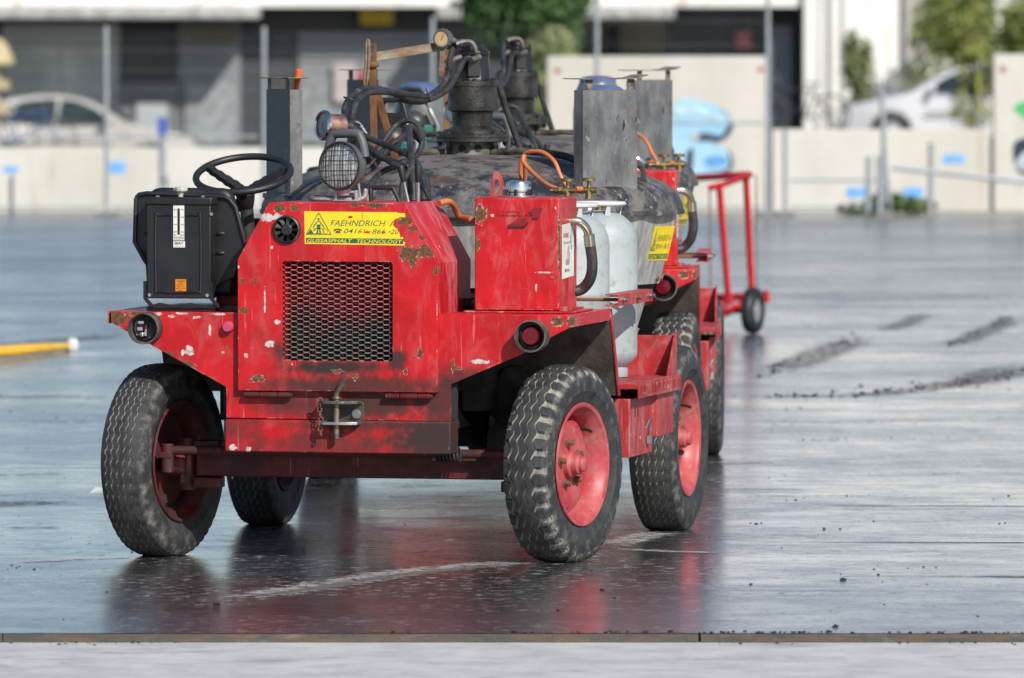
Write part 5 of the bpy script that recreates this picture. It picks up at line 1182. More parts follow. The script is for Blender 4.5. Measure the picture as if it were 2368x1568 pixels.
for pts, w in (([(1660,917),(1800,918),(1980,915),(2150,898),(2300,872),(2420,845)], .75), ([(2150,905),(2250,880),(2330,858),(2420,835)], 1.2), ([(1750,872),(1850,838),(1930,805),(2015,772)], .9), ([(2030,770),(2100,745),(2140,722)], .5), ([(2180,805),(2270,770),(2360,730)], .6),
               ([(1780,694),(2000,693),(2200,690),(2420,688)], .8), ([(-60,921),(120,918),(300,921)], .55), ([(-60,1100),(60,1098),(160,1096)], .35), ([(-60,1170),(40,1165),(150,1160)], .8), ([(1640,974),(1900,976),(2100,974),(2420,974)], .20), ([(1660,1150),(1900,1147),(2150,1152)], .12), ([(0,1222),(80,1220),(150,1222)], .22), ([(-50,795),(120,790),(300,770)], .9)):  # one left-edge smear is a puddle's dark reflection painted in
    track(pts, w*.55, 'tar_puddle_smear', smear_m)
# yellow hose and its white tip, scrap of paper, red tag
mb = MB(); P = spline([ground(-160,838)+Vector((0,0,.045)), ground(-20,832)+Vector((0,0,.045)), ground(70,824)+Vector((0,0,.042)), ground(158,812)+Vector((0,0,.03))], 8)
mb.tube(P, [.036]*(len(P)-9)+[.035,.034,.033,.032,.030,.027,.024,.022,.020], 14); hs = mb.build('air_hose', mat('yellow_hose_skin', (.68,.42,.03), (.6,.36,.03), rough=(.4,.55), bump=.05))
tag(hs, 'limp yellow hose lying on the asphalt at the left edge', 'hose')
mb = MB(); e = P[-1]; mb.lathe([(.02,-.02),(.05,0),(.055,.03),(.045,.055),(.0001,.06)], 9, e, (1,.2,0)); mb.build('taped_end', white_paint, hs)
def scrap(px, py, s, name, m, lab, cat):
    g = ground(px, py); mb = MB(); mb.add([g+Vector((-s,0,.004)), g+Vector((s*.8,-s*.5,.006)), g+Vector((s,s*.6,.02)), g+Vector((-.2*s,s*.9,.03))], [(0,1,2,3)]); tag(mb.build(name, m, smooth=0), lab, cat)
scrap(226,1142,.035,'paper_scrap', white_paint, 'small white paper scrap on the asphalt left of the front wheel', 'paper')

# ================================================================ HAND CART behind on the right
cart = empty('hand_cart'); CY_ = 52.4
def cp(a, b, dy=0): return at(a, b, CY_+dy)
def cbar(pts, r=.022, name='cart_frame', m=red_cart): mb = MB(); mb.tube(pts, r, 4); o = mb.build(name, m, cart, smooth=0); return o
cbar([cp(1590,412,.7), cp(1735,404)], .024); cbar([cp(1636,436,-.5), cp(1668,428,-.5), cp(1735,404)], .020)
cbar([cp(1663,432,-.5), cp(1684,700,-.5)], .022, 'cart_upright'); cbar([cp(1724,404), cp(1737,672)], .022, 'cart_upright')
cbar([cp(1630,690,.4), cp(1772,684,.25)], .026); cbar([cp(1640,742,-.5), cp(1716,704)], .030); cbar([cp(1650,715,-.2), cp(1700,690,.2)], .024); cbar([cp(1770,672,.25), cp(1772,700,.25)], .024)
mb = MB(); mb.tube([cp(1747,405,.1), cp(1749,680,.1)], .006, 5); mb.build('cart_chain', steel, cart); mb = MB(); mb.tube([cp(1640,440,-.5), cp(1642,690,-.4)], .006, 5); mb.build('cart_chain', rusty, cart)
wc = ground(1740, 772); wr = .152; wcx = Vector((wc.x, wc.y, wr))
for dx in (0, -.62):
    c = wcx + Vector((dx, .05*(dx != 0), 0)); axn = Vector((.93,-.36,0)).normalized()
    mb = MB(); mb.lathe([(.075,.030),(.085,.040),(.12,.043),(.143,.034),(.150,.018),(.152,0),(.150,-.018),(.143,-.034),(.12,-.043),(.085,-.040),(.075,-.030)], 32, c, axn, False); cwl = mb.build('cart_wheel', black_plastic, cart, smooth=50)
    mb = MB(); mb.lathe([(.076,.030),(.070,.020),(.04,.012),(.035,.035),(.0001,.036)], 24, c, axn); mb.build('cart_rim', mat('cart_rim_grey', (.45,.45,.45), rough=(.3,.5), metal=.6), cwl)
cbar([wcx, wcx + Vector((-.62,.05,0))], .02, 'cart_axle'); cbar([wcx+Vector((-.05,0,0)), cp(1737,690)], .022)
tag(cart, 'blurred red tubular hand cart with one black wheel behind the cookers', 'cart')

# ================================================================ BACKGROUND: wall, fence, street, cars, building, trees
WY = 85.1
def wall_mat(name, c1=(.60,.585,.54), c2=(.52,.505,.46)):
    t = NT(name); n = t.noise(.9, 6, t.scale((1,1,.5)), .6)
    col = t.mix(t.mr(n, .35, .65), c1, c2)
    st = t.mr(t.noise(2.2, 7, t.scale((1.4,1,.16)), .7), .54, .70)
    col = t.mix(t.math('MULTIPLY', st, .6), col, (.33,.26,.17))
    t.bump(t.noise(12, 5), .2, .01); return t.out(col, .85)
wallm = wall_mat('cream_concrete', (.54,.525,.485), (.45,.435,.39))
white_wall = wall_mat('white_render', (.74,.73,.70), (.69,.68,.65))
def panel_run(name, x0, x1, py, label, step=2.4, m=wallm):
    r = empty(name, (at((x0+x1)/2, 490, WY).x, WY, 0)); a, b = at(x0, py, WY), at(x1, py, WY); n = max(1, round((b.x-a.x)/step)); w = (b.x-a.x)/n
    for k in range(n):
        mb = MB(); mb.box((a.x+k*w+.012, WY-.09, 0), (a.x+(k+1)*w-.012, WY+.09, a.z + random.uniform(-.012,.012))); p = mb.build('wall_panel', m, bevel=.015); p.parent = r; p.matrix_parent_inverse = r.matrix_world.inverted() if False else Matrix.Translation(-r.location)
    tag(r, label, 'wall'); return r
def stick(parent, pts, y, m, name):
    mb = MB(); P = [at(a, b, y) for a, b in pts]; mb.add(P + [p + Vector((0,.006,0)) for p in P], [list(range(len(P))), list(range(2*len(P)-1, len(P)-1, -1))] + [(i, (i+1) % len(P), len(P)+(i+1) % len(P), len(P)+i) for i in range(len(P))])
    o = mb.build(name, m, smooth=0); o.parent = parent; o.matrix_parent_inverse = Matrix.Translation(-parent.location); return o
w1 = panel_run('concrete_wall', -260, 1258, 340, 'low cream concrete wall running behind the cookers on the left')
w2 = panel_run('concrete_wall', 1262, 1778, 130, 'tall white concrete wall panel with light blue graffiti', 9)
w3 = panel_run('concrete_wall', 1782, 2289, 297, 'low cream concrete wall below the silver car on the right')
w4 = panel_run('concrete_wall', 2293, 2900, 125, 'tall white concrete wall panel at the right edge of the picture', 9)
blue_label = mat('blue_label', (.12,.33,.70), (.16,.40,.75), rough=(.5,.6), bump=0); gblue = mat('graffiti_light_blue', (.24,.44,.60), (.32,.52,.66), sc=3, rough=(.7,.8), bump=0); gdark = mat('graffiti_navy', (.02,.03,.06), rough=(.7,.8), bump=0); gblue2 = mat('graffiti_mid_blue', (.12,.36,.72), rough=(.7,.8), bump=0)
ggreen = mat('graffiti_green', (.06,.42,.14), rough=(.7,.8), bump=0)
def rect(cx, cy, w, h): return [(cx-w/2,cy-h/2),(cx+w/2,cy-h/2),(cx+w/2,cy+h/2),(cx-w/2,cy+h/2)]
yf = WY - .098
for par, (cx, cy, w, h) in ((w1,(25,392,32,14)),(w1,(272,387,38,26)),(w3,(2205,368,48,20)),(w3,(1980,445,44,22)),(w3,(2110,447,46,26))): stick(par, rect(cx,cy,w,h), yf, blue_label, 'blue_label')
def blob(pts, k=5): return [(p.x, p.y) for p in spline([(a, b, 0) for a, b in pts], k, True)]
stick(w2, blob([(1572,240),(1625,238),(1672,252),(1692,282),(1694,300),(1672,325),(1635,335),(1680,345),(1695,372),(1688,395),(1650,405),(1560,404),(1548,320)]), yf, gdark, 'graffiti_outline')
stick(w2, blob([(1562,236),(1620,234),(1664,248),(1687,280),(1665,316),(1645,330),(1676,342),(1686,368),(1680,390),(1640,400),(1552,400),(1545,320)]), yf-.008, gblue, 'graffiti_letter')
stick(w2, blob([(1612,312),(1630,308),(1664,316),(1640,326),(1612,324)]), yf-.016, gdark, 'graffiti_line'); stick(w2, blob([(1600,310),(1612,306),(1616,318),(1604,324)]), yf-.02, wallm, 'graffiti_gap'); stick(w2, blob([(1556,252),(1600,246),(1650,262),(1672,284),(1650,276),(1600,262),(1562,268)]), yf-.016, mat('graffiti_highlight', (.50,.66,.76), bump=0), 'graffiti_shade'); stick(w2, blob([(1588,352),(1602,346),(1600,392),(1586,396)]), yf-.016, gdark, 'graffiti_line'); stick(w2, blob([(1632,364),(1672,362),(1682,378),(1650,388),(1630,380)]), yf-.016, gblue2, 'graffiti_shade')
for cx, cy in ((1288,163),(1758,160)): stick(w2, rect(cx,cy,16,10), yf, mat('wall_rust_mark%d' % cx, (.42,.12,.09), bump=0), 'rust_mark')
stick(w4, rect(2318,160,12,14), yf, bpy.data.materials['wall_rust_mark1288'], 'rust_mark'); stick(w4, blob([(2346,255),(2352,240),(2380,238),(2390,290),(2368,272)]), yf, ggreen, 'graffiti_stroke'); stick(w4, blob([(2345,330),(2400,325),(2400,400),(2352,395)]), yf, gdark, 'graffiti_letter'); stick(w4, blob([(2350,372),(2372,350),(2400,352),(2400,398),(2356,392)]), yf-.008, mat('graffiti_pale', (.5,.55,.62), bump=0), 'graffiti_letter')

# ---- temporary mesh fence
galv = mat('galvanised_tube', (.33,.36,.39), (.28,.31,.34), rough=(.4,.55), metal=.4, bump=0)
FY = 83.0
mid_conc = mat('grey_concrete_foot', (.20,.20,.20), (.16,.16,.16), rough=(.8,.9), bump=.2)
def fence_panel(xa, xb, ytop, lean, label, last=False):
    a, b = at(xa, ytop, FY), at(xb, ytop, FY); r = empty('fence_panel', (a.x, FY, 0)); w = b.x - a.x; h = a.z
    def bp(mb, name, m=galv): o = mb.build(name, m, r); return o
    S_ = Vector((lean, 0, 0))
    for x in ((.0, w) if last else (.0,)):
        mb = MB(); mb.tube([(x,0,.02), Vector((x,0,h)) + S_], .024, 8); bp(mb, 'fence_post')
    for z in (.10, h*.42):
        mb = MB(); mb.tube([Vector((.05,0,z)) + S_*z/h, Vector((w-.05,0,z)) + S_*z/h], .016, 6); bp(mb, 'fence_rail')
    mb = MB()
    for k in range(1, int(w/.052)): x = .05 + k*.052; mb.tube([(x,.01,.1), Vector((x,.01,h-.05)) + S_], .0007, 3)
    for k in range(1, 9): z = .1 + k*(h-.15)/9; mb.tube([Vector((.05,.012,z)) + S_*z/h, Vector((w-.05,.012,z)) + S_*z/h], .0009, 3)
    bp(mb, 'wire_mesh')['kind'] = 'stuff'
    for x in ((.0, w) if last else (.0,)):
        mb = MB(); mb.box((x-.10,-.30,.001), (x+.10,.30,.05)); bp(mb, 'fence_foot', mid_conc)
    tag(r, label, 'fence', 'mesh fence panels before the wall')
for i, (xa, xb, yt) in enumerate(((-130,243,60),(245,608,60),(610,998,62),(1000,1378,40),(1380,1775,-15))):
    fence_panel(xa, xb, yt, 0, ['wire mesh fence panel at the far left before the shop window', 'wire mesh fence panel between the silver hatchback and the left chimney', 'wire mesh fence panel behind the left chimney and the gauges', 'wire mesh fence panel behind the mixer drives and the tree', 'wire mesh fence panel before the tall graffiti wall'][i], i == 4)
fence_panel(1815, 2042, 300, -.0, 'lower wire mesh fence panel before the low wall on the right', True)
mb = MB(); mb.tube([at(2036,190,FY), at(2046,380,FY), at(2058,492,FY)], .027, 8); tag(mb.build('leaning_post', galv), 'single grey steel post leaning before the low right wall', 'post')
fr = empty('barrier_frame', (at(2060,490,FY-.5).x, FY-.5, 0))
for pts, nm in (([(2062,388),(2400,424)],'barrier_rail'), ([(2032,360),(2034,490)],'barrier_post'), ([(2008,362),(2006,490)],'barrier_post'), ([(2152,330),(2150,490)],'barrier_post')):
    mb = MB(); mb.tube([at(a, b, FY-.5) for a, b in pts], .03, 6); o = mb.build(nm, galv); o.parent = fr; o.matrix_parent_inverse = Matrix.Translation(-fr.location)
tag(fr, 'low grey tubular barrier before the right wall', 'barrier')
mb = MB(); p = at(375,490,FY+.6); t_ = at(375,275,FY+.6); mb.tube([(p.x,p.y,0), t_], .035, 8); sp = mb.build('sign_post', galv); tag(sp, 'thin post with a small blue sign at the hatchback nose', 'sign post')
mb = MB(); a, b = at(364,272,FY+.5), at(386,312,FY+.5); mb.box((a.x,FY+.5,b.z), (b.x,FY+.52,a.z)); mb.build('sign_plate', mat('sign_blue', (.05,.10,.42), rough=(.4,.5), bump=0), sp)

# ---- street behind the wall: rises to the right
BY = 143.0
SZ = lambda x: -.34 + (x + 10.0)/20.0*.5
mb = MB(); mb.add([(-60,86.5,SZ(-60)*0-.5),(60,86.5,.3),(60,150,.45),(-60,150,-.6)], [(0,1,2,3)])
mb = MB(); mb.add([(-45,86.6,SZ(-30)),(45,86.6,SZ(30)),(45,150,SZ(30)),(-45,150,SZ(-30))], [(0,1,2,3)])
tag(mb.build('street', mat('street_asphalt', (.10,.10,.10), (.07,.07,.072), sc=.8, rough=(.7,.85), bump=.2), smooth=0), kind='structure')

# ---- parked cars
def car(name, px_nose, py_roof, Y, facing, paint, label, hatch=True):
    L, Wd, Hh = 4.25, 1.74, 1.46
    nose = at(px_nose, py_roof, Y); z0 = nose.z - Hh; r = empty(name)
    # side profile: x from nose (0) to tail (L)
    up = [(0,.42),(.02,.60),(.10,.72),(.35,.80),(.75,.88),(1.12,.96),(1.30,1.06),(1.62,1.25),(1.95,1.39),(2.35,1.455),(2.75,1.45),(3.15,1.40),(3.55,1.27),(3.85,1.10) if hatch else (3.8,1.08),(4.12,.96),(4.22,.80),(4.25,.55),(4.22,.34)]
    lo = [(4.0,.26),(3.72,.24)] + [(3.35+.37*math.cos(a), .30+.37*math.sin(a)) for a in [R(t) for t in range(0,181,30)]] + [(2.9,.22),(1.25,.22)] + [(.82+.37*math.cos(a), .30+.37*math.sin(a)) for a in [R(t) for t in range(0,181,30)]] + [(.30,.24),(.08,.28)]
    prof = up + lo
    mb = MB(); n = len(prof)
    def wz(z): return Wd/2*(1.0 if z < .9 else 1.0 - .30*(z-.9)/.56) - (.06 if z < .4 else 0)
    vs = [(x, s*wz(z), z) for s in (-1, 1) for x, z in prof] 
    mb.plate(prof, [], -1, 1)
    mb.v = [Vector((v.x, (1 if v.y > 0 else -1)*wz(v.z)*(1 - .10*max(0, (.5-v.x)/.5) - .08*max(0, (v.x-3.7)/.55)), v.z)) for v in mb.v]
    body = mb.build('body', paint, r, bevel=.05, smooth=50, seg=3)
    glass = mat('car_glass_' + label[:6], (.02,.035,.035), rough=(.05,.1), bump=0)
    for s in (-1, 1):
        for nm, P in (('side_window', [(1.42,1.00),(1.72,1.22),(2.02,1.35),(2.30,1.39),(2.34,1.00)]), ('side_window', [(2.40,1.00),(2.38,1.395),(2.85,1.37),(3.05,1.33),(3.20,1.02)]), ('side_window', [(3.26,1.02),(3.12,1.31),(3.40,1.22),(3.62,1.08)])):
            mb = MB(); mb.add([(x, s*(wz(z)+.008), z) for x, z in P] + [(x, s*(wz(z)-.03), z) for x, z in P], [list(range(len(P))), list(range(2*len(P)-1, len(P)-1, -1))] + [(i, (i+1) % len(P), len(P)+(i+1) % len(P), len(P)+i) for i in range(len(P))]); mb.build(nm, glass, body, smooth=0)
        mb = MB(); mb.sphere((1.52, s*.97, 1.02), .11, 12, 8, (.6,1,.7)); mb.build('wing_mirror', paint, body)
        mb = MB(); mb.sphere((.16, s*.62, .70), .16, 12, 8, (.9,1,.45)); mb.build('headlight', chrome, body)
        mb = MB(); mb.tube([(1.40, s*.872, .62),(2.4, s*.885, .64),(3.3, s*.872, .62)], .02, 6); mb.build('rubbing_strip', grey_lamp, body)
        mb = MB(); mb.cbox((2.15, s*.885, .84), (.16,.03,.03)); mb.build('door_handle', paint, body)
        for wx in (.82, 3.35):
            mb = MB(); mb.lathe([(.19,.02),(.22,.08),(.29,.09),(.31,.05),(.31,-.09),(.2,-.1)], 28, (wx, s*.76, .31), (0, s, 0), False); w_ = mb.build('wheel', tyre_letter, r)
            mb = MB(); mb.lathe([(.20,.03),(.19,.06),(.10,.05),(.05,.075),(.0001,.08)], 20, (wx, s*.76, .31), (0, s, 0)); mb.build('hub_cap', chrome, w_)
    P = [(1.20,1.02,.62),(1.66,1.275,.56)]
    mb = MB(); mb.add([(1.20,-.66,1.03),(1.20,.66,1.03),(1.70,.58,1.31),(1.70,-.58,1.31)], [(0,1,2,3)]); mb.v = [v + Vector((-.03,0,.02)) for v in mb.v]; mb.build('windscreen', glass, body, smooth=0)
    r.location = (nose.x, Y, z0); r.rotation_euler = (0, 0, math.pi if facing > 0 else 0)
    tag(r, label, 'car', 'silver cars on the street behind the wall'); return r
car('parked_car', 458, 219, 137.0, 1, mat('car_paint_beige', (.46,.44,.41), (.44,.42,.39), rough=(.2,.3), metal=.0, bump=0, Coat_Weight=.6), 'beige silver hatchback parked behind the left wall, nose to the right')
car('parked_car', 1944, 148, 137.0, -1, mat('car_paint_silver', (.50,.51,.54), (.48,.49,.52), rough=(.2,.3), metal=.0, bump=0, Coat_Weight=.6), 'silver sedan parked above the right wall, nose to the left', False)

# ---- bicycles
def bicycle(px, py_base, Y, face, m, label):
    b = at(px, py_base, Y); r = empty('bicycle', b); f = face
    for x in (-.52, .52):
        mb = MB(); mb.torus((x,0,.34), (0,1,.06), .33, .018, 28, 6); w_ = mb.build('wheel', tyre_letter, r)
        mb = MB()
        for k in range(8): a = math.pi*k/8; mb.tube([(x-.32*math.cos(a),0,.34-.32*math.sin(a)),(x+.32*math.cos(a),0,.34+.32*math.sin(a))], .003, 4)
        mb.build('spokes', steel, w_)
    mb = MB(); 
    for a, c in (((-.52,.34),(-.08,.30)),((-.08,.30),(-.22,.82)),((-.52,.34),(-.20,.74)),((-.20,.74),(.34,.78)),((-.08,.30),(.36,.70)),((.52,.34),(.34,.86))): mb.tube([(f*a[0],0,a[1]),(f*c[0],0,c[1])], .018, 6)
    mb.build('frame', m, r); mb = MB(); mb.box((-.34 if f > 0 else .12,-.06,.84), (-.10 if f > 0 else .36,.06,.88)); mb.build('saddle', black_plastic, r, bevel=.015)
    mb = MB(); mb.tube([(f*.34,-.26,.98),(f*.40,-.12,1.0),(f*.36,0,.94),(f*.40,.12,1.0),(f*.34,.26,.98)], .013, 6); mb.tube([(f*.34,0,.84),(f*.36,0,.95)], .014, 6); mb.build('handlebar', steel, r)
    tag(r, label, 'bicycle')
bicycle(55, 372, 128.0, 1, mat('bike_blue', (.05,.10,.30), rough=(.3,.5), bump=0), 'blue bicycle leaning by the beige hatchback at the left edge')
bicycle(1848, 312, 135.0, -1, mat('bike_dark', (.02,.02,.022), rough=(.3,.5), bump=0), 'dark bicycle standing by the white pillar beyond the graffiti wall')

# ---- building
bld = empty('commercial_building', (0, BY, 0)); BM = Matrix.Translation((0,-BY,0))
def bbox(x0, y0, x1, y1, ya, yb, name, m, parent=None, bevel=0):
    a, b = at(x0, y0, ya), at(x1, y1, ya); mb = MB(); mb.box((a.x, min(ya,yb), b.z), (b.x, max(ya,yb), a.z))
    o = mb.build(name, m, smooth=0, bevel=bevel); o.parent = parent or bld
    if parent is None: o.matrix_parent_inverse = BM
    return o
dkclad = mat('dark_cladding', (.030,.032,.038), (.040,.042,.048), sc=.6, rough=(.5,.6), bump=0); mid = mat('grey_cladding', (.11,.118,.13), (.13,.138,.15), sc=.5, rough=(.5,.6), bump=0); pale = mat('pale_frame', (.38,.40,.41), (.33,.35,.36), sc=1, rough=(.4,.5), bump=0)
shopglass = mat('shop_glass', (.26,.30,.31), (.46,.50,.50), sc=.9, rough=(.08,.15), bump=0, stretch=(1,1,.5)); darkglass = mat('dark_window_glass', (.012,.018,.02), (.02,.03,.03), sc=.8, rough=(.05,.1), bump=0)
awn = mat('awning_cloth', (.42,.42,.40), rough=(.7,.8), bump=0); grdoor = mat('roller_door', (.19,.205,.22), (.165,.18,.195), rough=(.4,.55), bump=0)
bbox(-420, -330, 1858, 16, BY-.6, BY+8, 'upper_storey_wall', white_wall)
bbox(-420, 16, 1858, 480, BY+.6, BY+8, 'shopfront_wall', dkclad)
for i, (x0, x1) in enumerate(((-420,598),(1008,1112),(1306,1560))): bbox(x0, 18, x1, 44, BY-1.6, BY+.5, 'awning', awn, bevel=.04)
def framed(x0, y0, x1, y1, gm, fm=pale, nm='shop_window', th=5):
    o = bbox(x0, y0, x1, y1, BY+.5, BY+.58, nm, gm)
    for q in ((x0,y0,x1,y0+th),(x0,y1-th,x1,y1),(x0,y0+th,x0+th,y1-th),(x1-th,y0+th,x1,y1-th)):
        f = bbox(*q, BY+.42, BY+.52, 'frame', fm, o); f.matrix_parent_inverse = BM @ Matrix.Identity(4); f.parent = o; f.matrix_parent_inverse = BM
    return o
bbox(5, 55, 275, 104, BY+.38, BY+.58, 'transom_panel', pale)
framed(5, 106, 138, 380, shopglass); framed(140, 106, 275, 380, shopglass)
framed(412, 46, 556, 400, grdoor, mid, 'entrance_door'); bbox(425, 60, 545, 98, BY+.36, BY+.46, 'door_light', darkglass); bbox(428, 190, 545, 395, BY+.36, BY+.46, 'door_leaf', mat('door_leaf_grey', (.27,.29,.30), rough=(.4,.5), bump=0))
bbox(276, 190, 411, 400, BY+.40, BY+.58, 'plinth_panel', mid); bbox(315, 240, 388, 400, BY+.30, BY+.40, 'cabinet', pale)
framed(690, 75, 1005, 400, grdoor, mid, 'roller_door')
for k in range(7): o = bbox(696, 95+k*42, 1000, 98+k*42, BY+.46, BY+.50, 'door_rib', mid)
bbox(690, 175, 1005, 400, BY+.44, BY+.465, 'door_panel', mat('door_panel_grey', (.24,.255,.265), rough=(.4,.5), bump=0))
yl = bbox(832, 20, 910, 58, BY+.2, BY+.26, 'yellow_sign', mat('sign_yellow', (.62,.42,.02), rough=(.5,.6), bump=0))
bbox(772, 145, 822, 236, BY+.30, BY+.36, 'notice_board', mat('notice_white', (.42,.38,.38), (.36,.30,.30), rough=(.5,.6), bump=0)); bbox(826, 165, 846, 225, BY+.30, BY+.36, 'notice_board', mat('notice_red', (.42,.05,.09), rough=(.5,.6), bump=0))
framed(1320, 48, 1540, 400, darkglass, mid); framed(1400, 55, 1432, 130, mat('poster_pink', (.45,.25,.24), bump=0), pale, 'poster', 3)
bbox(1700, 72, 1736, 110, BY+.30, BY+.36, 'no_parking_sign', mat('sign_red', (.48,.14,.15), rough=(.5,.6), bump=0))
bbox(1780, 60, 1830, 400, BY+.20, BY+.35, 'side_door', mat('grey_door', (.20,.215,.23), (.17,.18,.2), rough=(.5,.6), bump=0))
bbox(1860, -330, 1888, 420, BY-.8, BY+8, 'pillar', white_wall)
bbox(1889, -1350, 2900, 420, BY+.3, BY+8, 'side_wing_wall', white_wall)  # unseen height added so the ground on the right mirrors white wall
bbox(1480, -1350, 1888, -331, BY+.2, BY+8, 'unseen_reflection_block', white_wall)  # unseen white block, added for the damp ground to mirror
for x in (1893, 1946): 
    mb = MB(); a, b = at(x, -300, BY-.1), at(x, 400, BY-.1); mb.tube([a, b], .05, 8); o = mb.build('rain_pipe', pale); o.parent = bld; o.matrix_parent_inverse = BM
def wing_window(x0, y0, x1, y1):
    o = bbox(x0, y0, x1, y1, BY+.16, BY+.29, 'wing_window', darkglass)
    for q in ((x0-6,y0-6,x1+6,y0),(x0-6,y1,x1+6,y1+7),(x0-6,y0,x0,y1),(x1,y0,x1+6,y1)):
        f = bbox(*q, BY+.10, BY+.28, 'frame', pale, o); f.matrix_parent_inverse = BM
    return o
bbox(2092, -40, 2148, 168, BY+.12, BY+.28, 'window_shutter', mat('shutter_beige', (.40,.38,.34), rough=(.6,.7), bump=0)); wing_window(2150, -60, 2300, 62)
for k in range(12): o = bbox(-300+k*175, -270, -190+k*175, -120, BY-.75, BY-.61, 'upper_window', darkglass)
tag(bld, 'grey and white commercial building with awnings along the street', 'building')
# yellow machine at the left edge
ym = empty('site_light', at(-4, 400, 118)); IY = Matrix.Translation(-at(-4,400,118)); ymt = mat('machine_yellow', (.40,.32,.15), (.42,.36,.22), rough=(.5,.6), bump=0)
mb = MB(); mb.tube([at(-8,400,118), at(-8,110,118)], .05, 8); o = mb.build('mast', ymt); o.parent = ym; o.matrix_parent_inverse = IY
mb = MB(); mb.lathe([(.05,0),(.16,-.12),(.26,-.36),(.24,-.40),(.0001,-.40)], 16, at(-6,88,118), (0,0,1)); o = mb.build('hood_shade', ymt); o.parent = ym; o.matrix_parent_inverse = IY
for yy in (182, 240): mb = MB(); mb.lathe([(.08,0),(.2,-.05),(.18,-.16),(.0001,-.18)], 14, at(-6,yy,118), (0,0,1)); o = mb.build('beacon', ymt); o.parent = ym; o.matrix_parent_inverse = IY
tag(ym, 'yellow site lamp mast cut by the left picture edge', 'lamp mast')

# ---- trees and shrubs
def leaf_mat(name, c1, c2):
    t = NT(name); n = t.noise(3.0, 3)
    t.bsdf.inputs['Subsurface Weight'].default_value = 0
    g = t.new('ShaderNodeObjectInfo'); 
    return t.out(t.mix(t.mr(n, .35, .65), c1, c2), .55, 0, Transmission_Weight=0.0)
leaf_dark = leaf_mat('leaf_dark', (.030,.075,.018), (.055,.12,.025)); leaf_olive = leaf_mat('leaf_olive', (.11,.15,.045), (.18,.20,.07)); leaf_yellow = leaf_mat('leaf_yellow', (.24,.24,.05), (.16,.19,.04)); leaf_mid = leaf_mat('leaf_mid', (.07,.12,.03), (.12,.16,.04)); leaf_light = leaf_mat('leaf_light', (.12,.17,.035), (.19,.22,.05))
bark = mat('bark', (.09,.07,.05), rough=(.8,.95))
def crown(mb, blobs, n, size, rnd):
    tot = sum(b[3]*b[4]*b[5] for b in blobs)
    for (cx, cy, cz, rx, ry, rz) in blobs:
        for k in range(int(n*rx*ry*rz/tot)):
            while True:
                u = Vector((rnd.uniform(-1,1), rnd.uniform(-1,1), rnd.uniform(-1,1)))
                if .25 < u.length < 1.0 + rnd.uniform(-.25,.12): break
            p = Vector((cx+u.x*rx, cy+u.y*ry, cz+u.z*rz)); s_ = size*rnd.uniform(.6,1.4)
            q = Quaternion((rnd.uniform(-1,1), rnd.uniform(-1,1), rnd.uniform(-1,1), rnd.uniform(-1,1))).normalized()
            mb.add([p + q @ Vector(v)*s_ for v in ((-1,0,0),(0,-.5,.12),(1,0,0),(0,.5,.12))], [(0,1,2,3)])
def tree(name, base, blobs, n, size, lm, label, cat, trunk=.12, seed=1):
    rnd = random.Random(seed); r = empty(name, base); I = Matrix.Translation(-Vector(base))
    top = max(blobs, key=lambda b: b[2]); mb = MB()
    mb.tube([base, Vector(base)*.6 + Vector((top[0],top[1],top[2]))*.4, (top[0],top[1],top[2])], [trunk, trunk*.8, trunk*.4], 8)
    for b in blobs: mb.tube([Vector(base)*.5 + Vector((top[0],top[1],top[2]))*.5, (b[0],b[1],b[2])], [trunk*.45, trunk*.15], 6)
    o = mb.build('trunk', bark); o.parent = r; o.matrix_parent_inverse = I
    mb = MB(); crown(mb, blobs, n, size, rnd); o = mb.build('crown', lm, smooth=0); o.parent = r; o.matrix_parent_inverse = I
    tag(r, label, cat); return r
def bl(px, py, Y, rx, rz, ry=None): p = at(px, py, Y); return (p.x, p.y, p.z, rx, ry or rx, rz)
b0 = at(1225, 400, 122)
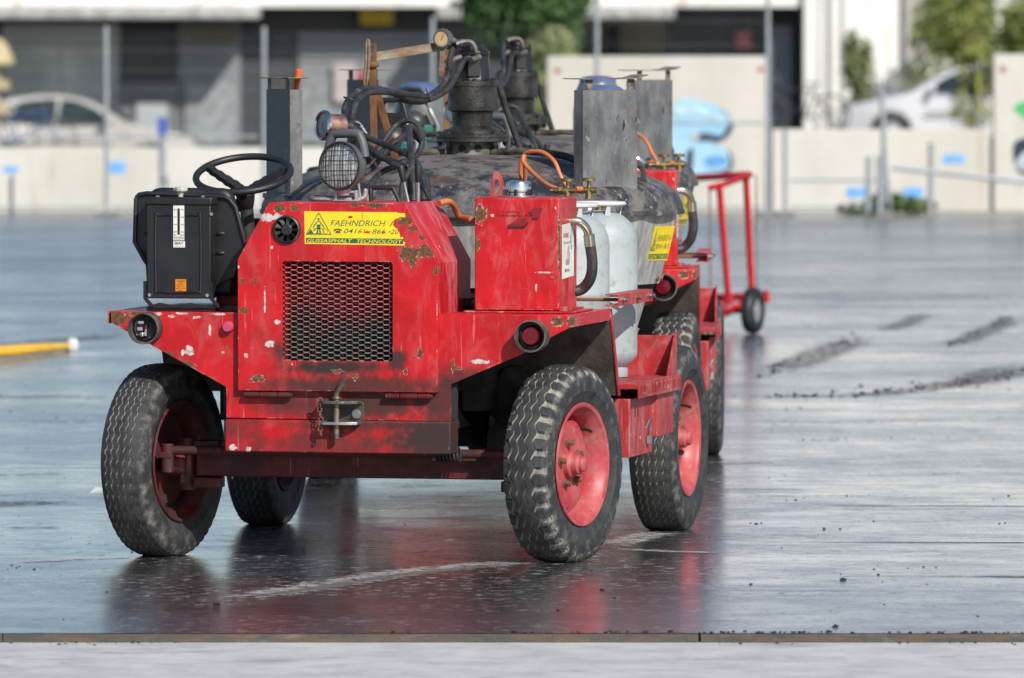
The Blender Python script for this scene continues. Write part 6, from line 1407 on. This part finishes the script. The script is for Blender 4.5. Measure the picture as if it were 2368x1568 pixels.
tree('street_tree', (b0.x, 122, -.3), [bl(1180,40,122,.7,.6), bl(1250,20,121.6,.7,.8), bl(1225,95,122,.65,.5), bl(1150,-20,122.3,.7,.6), bl(1290,-30,122,.6,.6), bl(1215,-90,122,1.0,.7)], 9000, .075, leaf_dark, 'dark green tree crown hanging over the street in the middle', 'tree', seed=2)
b0 = at(1245, 400, 104); tree('shrub', (b0.x,104,-.2), [bl(1262,150,104,.42,.38), bl(1240,230,104,.30,.5), bl(1285,115,104.2,.25,.3), bl(1235,310,104,.35,.4)], 3600, .06, leaf_olive, 'pale olive shrub right of the mixer drives before the building', 'shrub', .04, 3)
b0 = at(2200, 340, 141); tree('tall_shrub', (b0.x,141,.1), [bl(2150,90,141,.45,.5), bl(2190,40,141,.6,.6), bl(2240,120,141,.55,.6), bl(2140,200,141,.45,.45), bl(2255,30,141,.5,.8)], 2600, .07, leaf_light, 'green shrub against the white wing above the silver sedan', 'shrub', .05, 4)
b0 = at(2250, 330, 112); tree('bamboo_shrub', (b0.x,112,.1), [bl(2248,70,112,.22,.45), bl(2262,160,112,.30,.45), bl(2245,245,112,.32,.4), bl(2290,150,112,.2,.3)], 750, .05, leaf_yellow, 'yellowish thin shrub before the rear of the silver sedan', 'shrub', .03, 5)
b0 = at(2350, 330, 139); tree('tall_shrub', (b0.x,139,.1), [bl(2345,80,139,.4,.5), bl(2390,60,139,.6,.7), bl(2330,120,139,.3,.3)], 1600, .07, leaf_light, 'green shrub at the right edge above the tall white panel', 'shrub', .05, 6)
b0 = at(1990, 340, 139.5); tree('climbing_shrub', (b0.x,139.5,.1), [bl(1985,150,139.5,.3,.5), bl(1995,230,139.5,.2,.45), bl(1965,100,139.5,.15,.25)], 700, .07, leaf_olive, 'sparse climbing shrub on the white wing left of the sedan', 'shrub', .03, 7)
b0 = at(2040, 490, 84); tree('weed_clump', (b0.x,84,0), [bl(1985,482,84,.25,.05,.2), bl(2060,470,84,.28,.10,.2), bl(2120,478,84,.22,.07,.2)], 1500, .035, leaf_mid, 'low weed clump at the foot of the right wall', 'weeds', .01, 8)
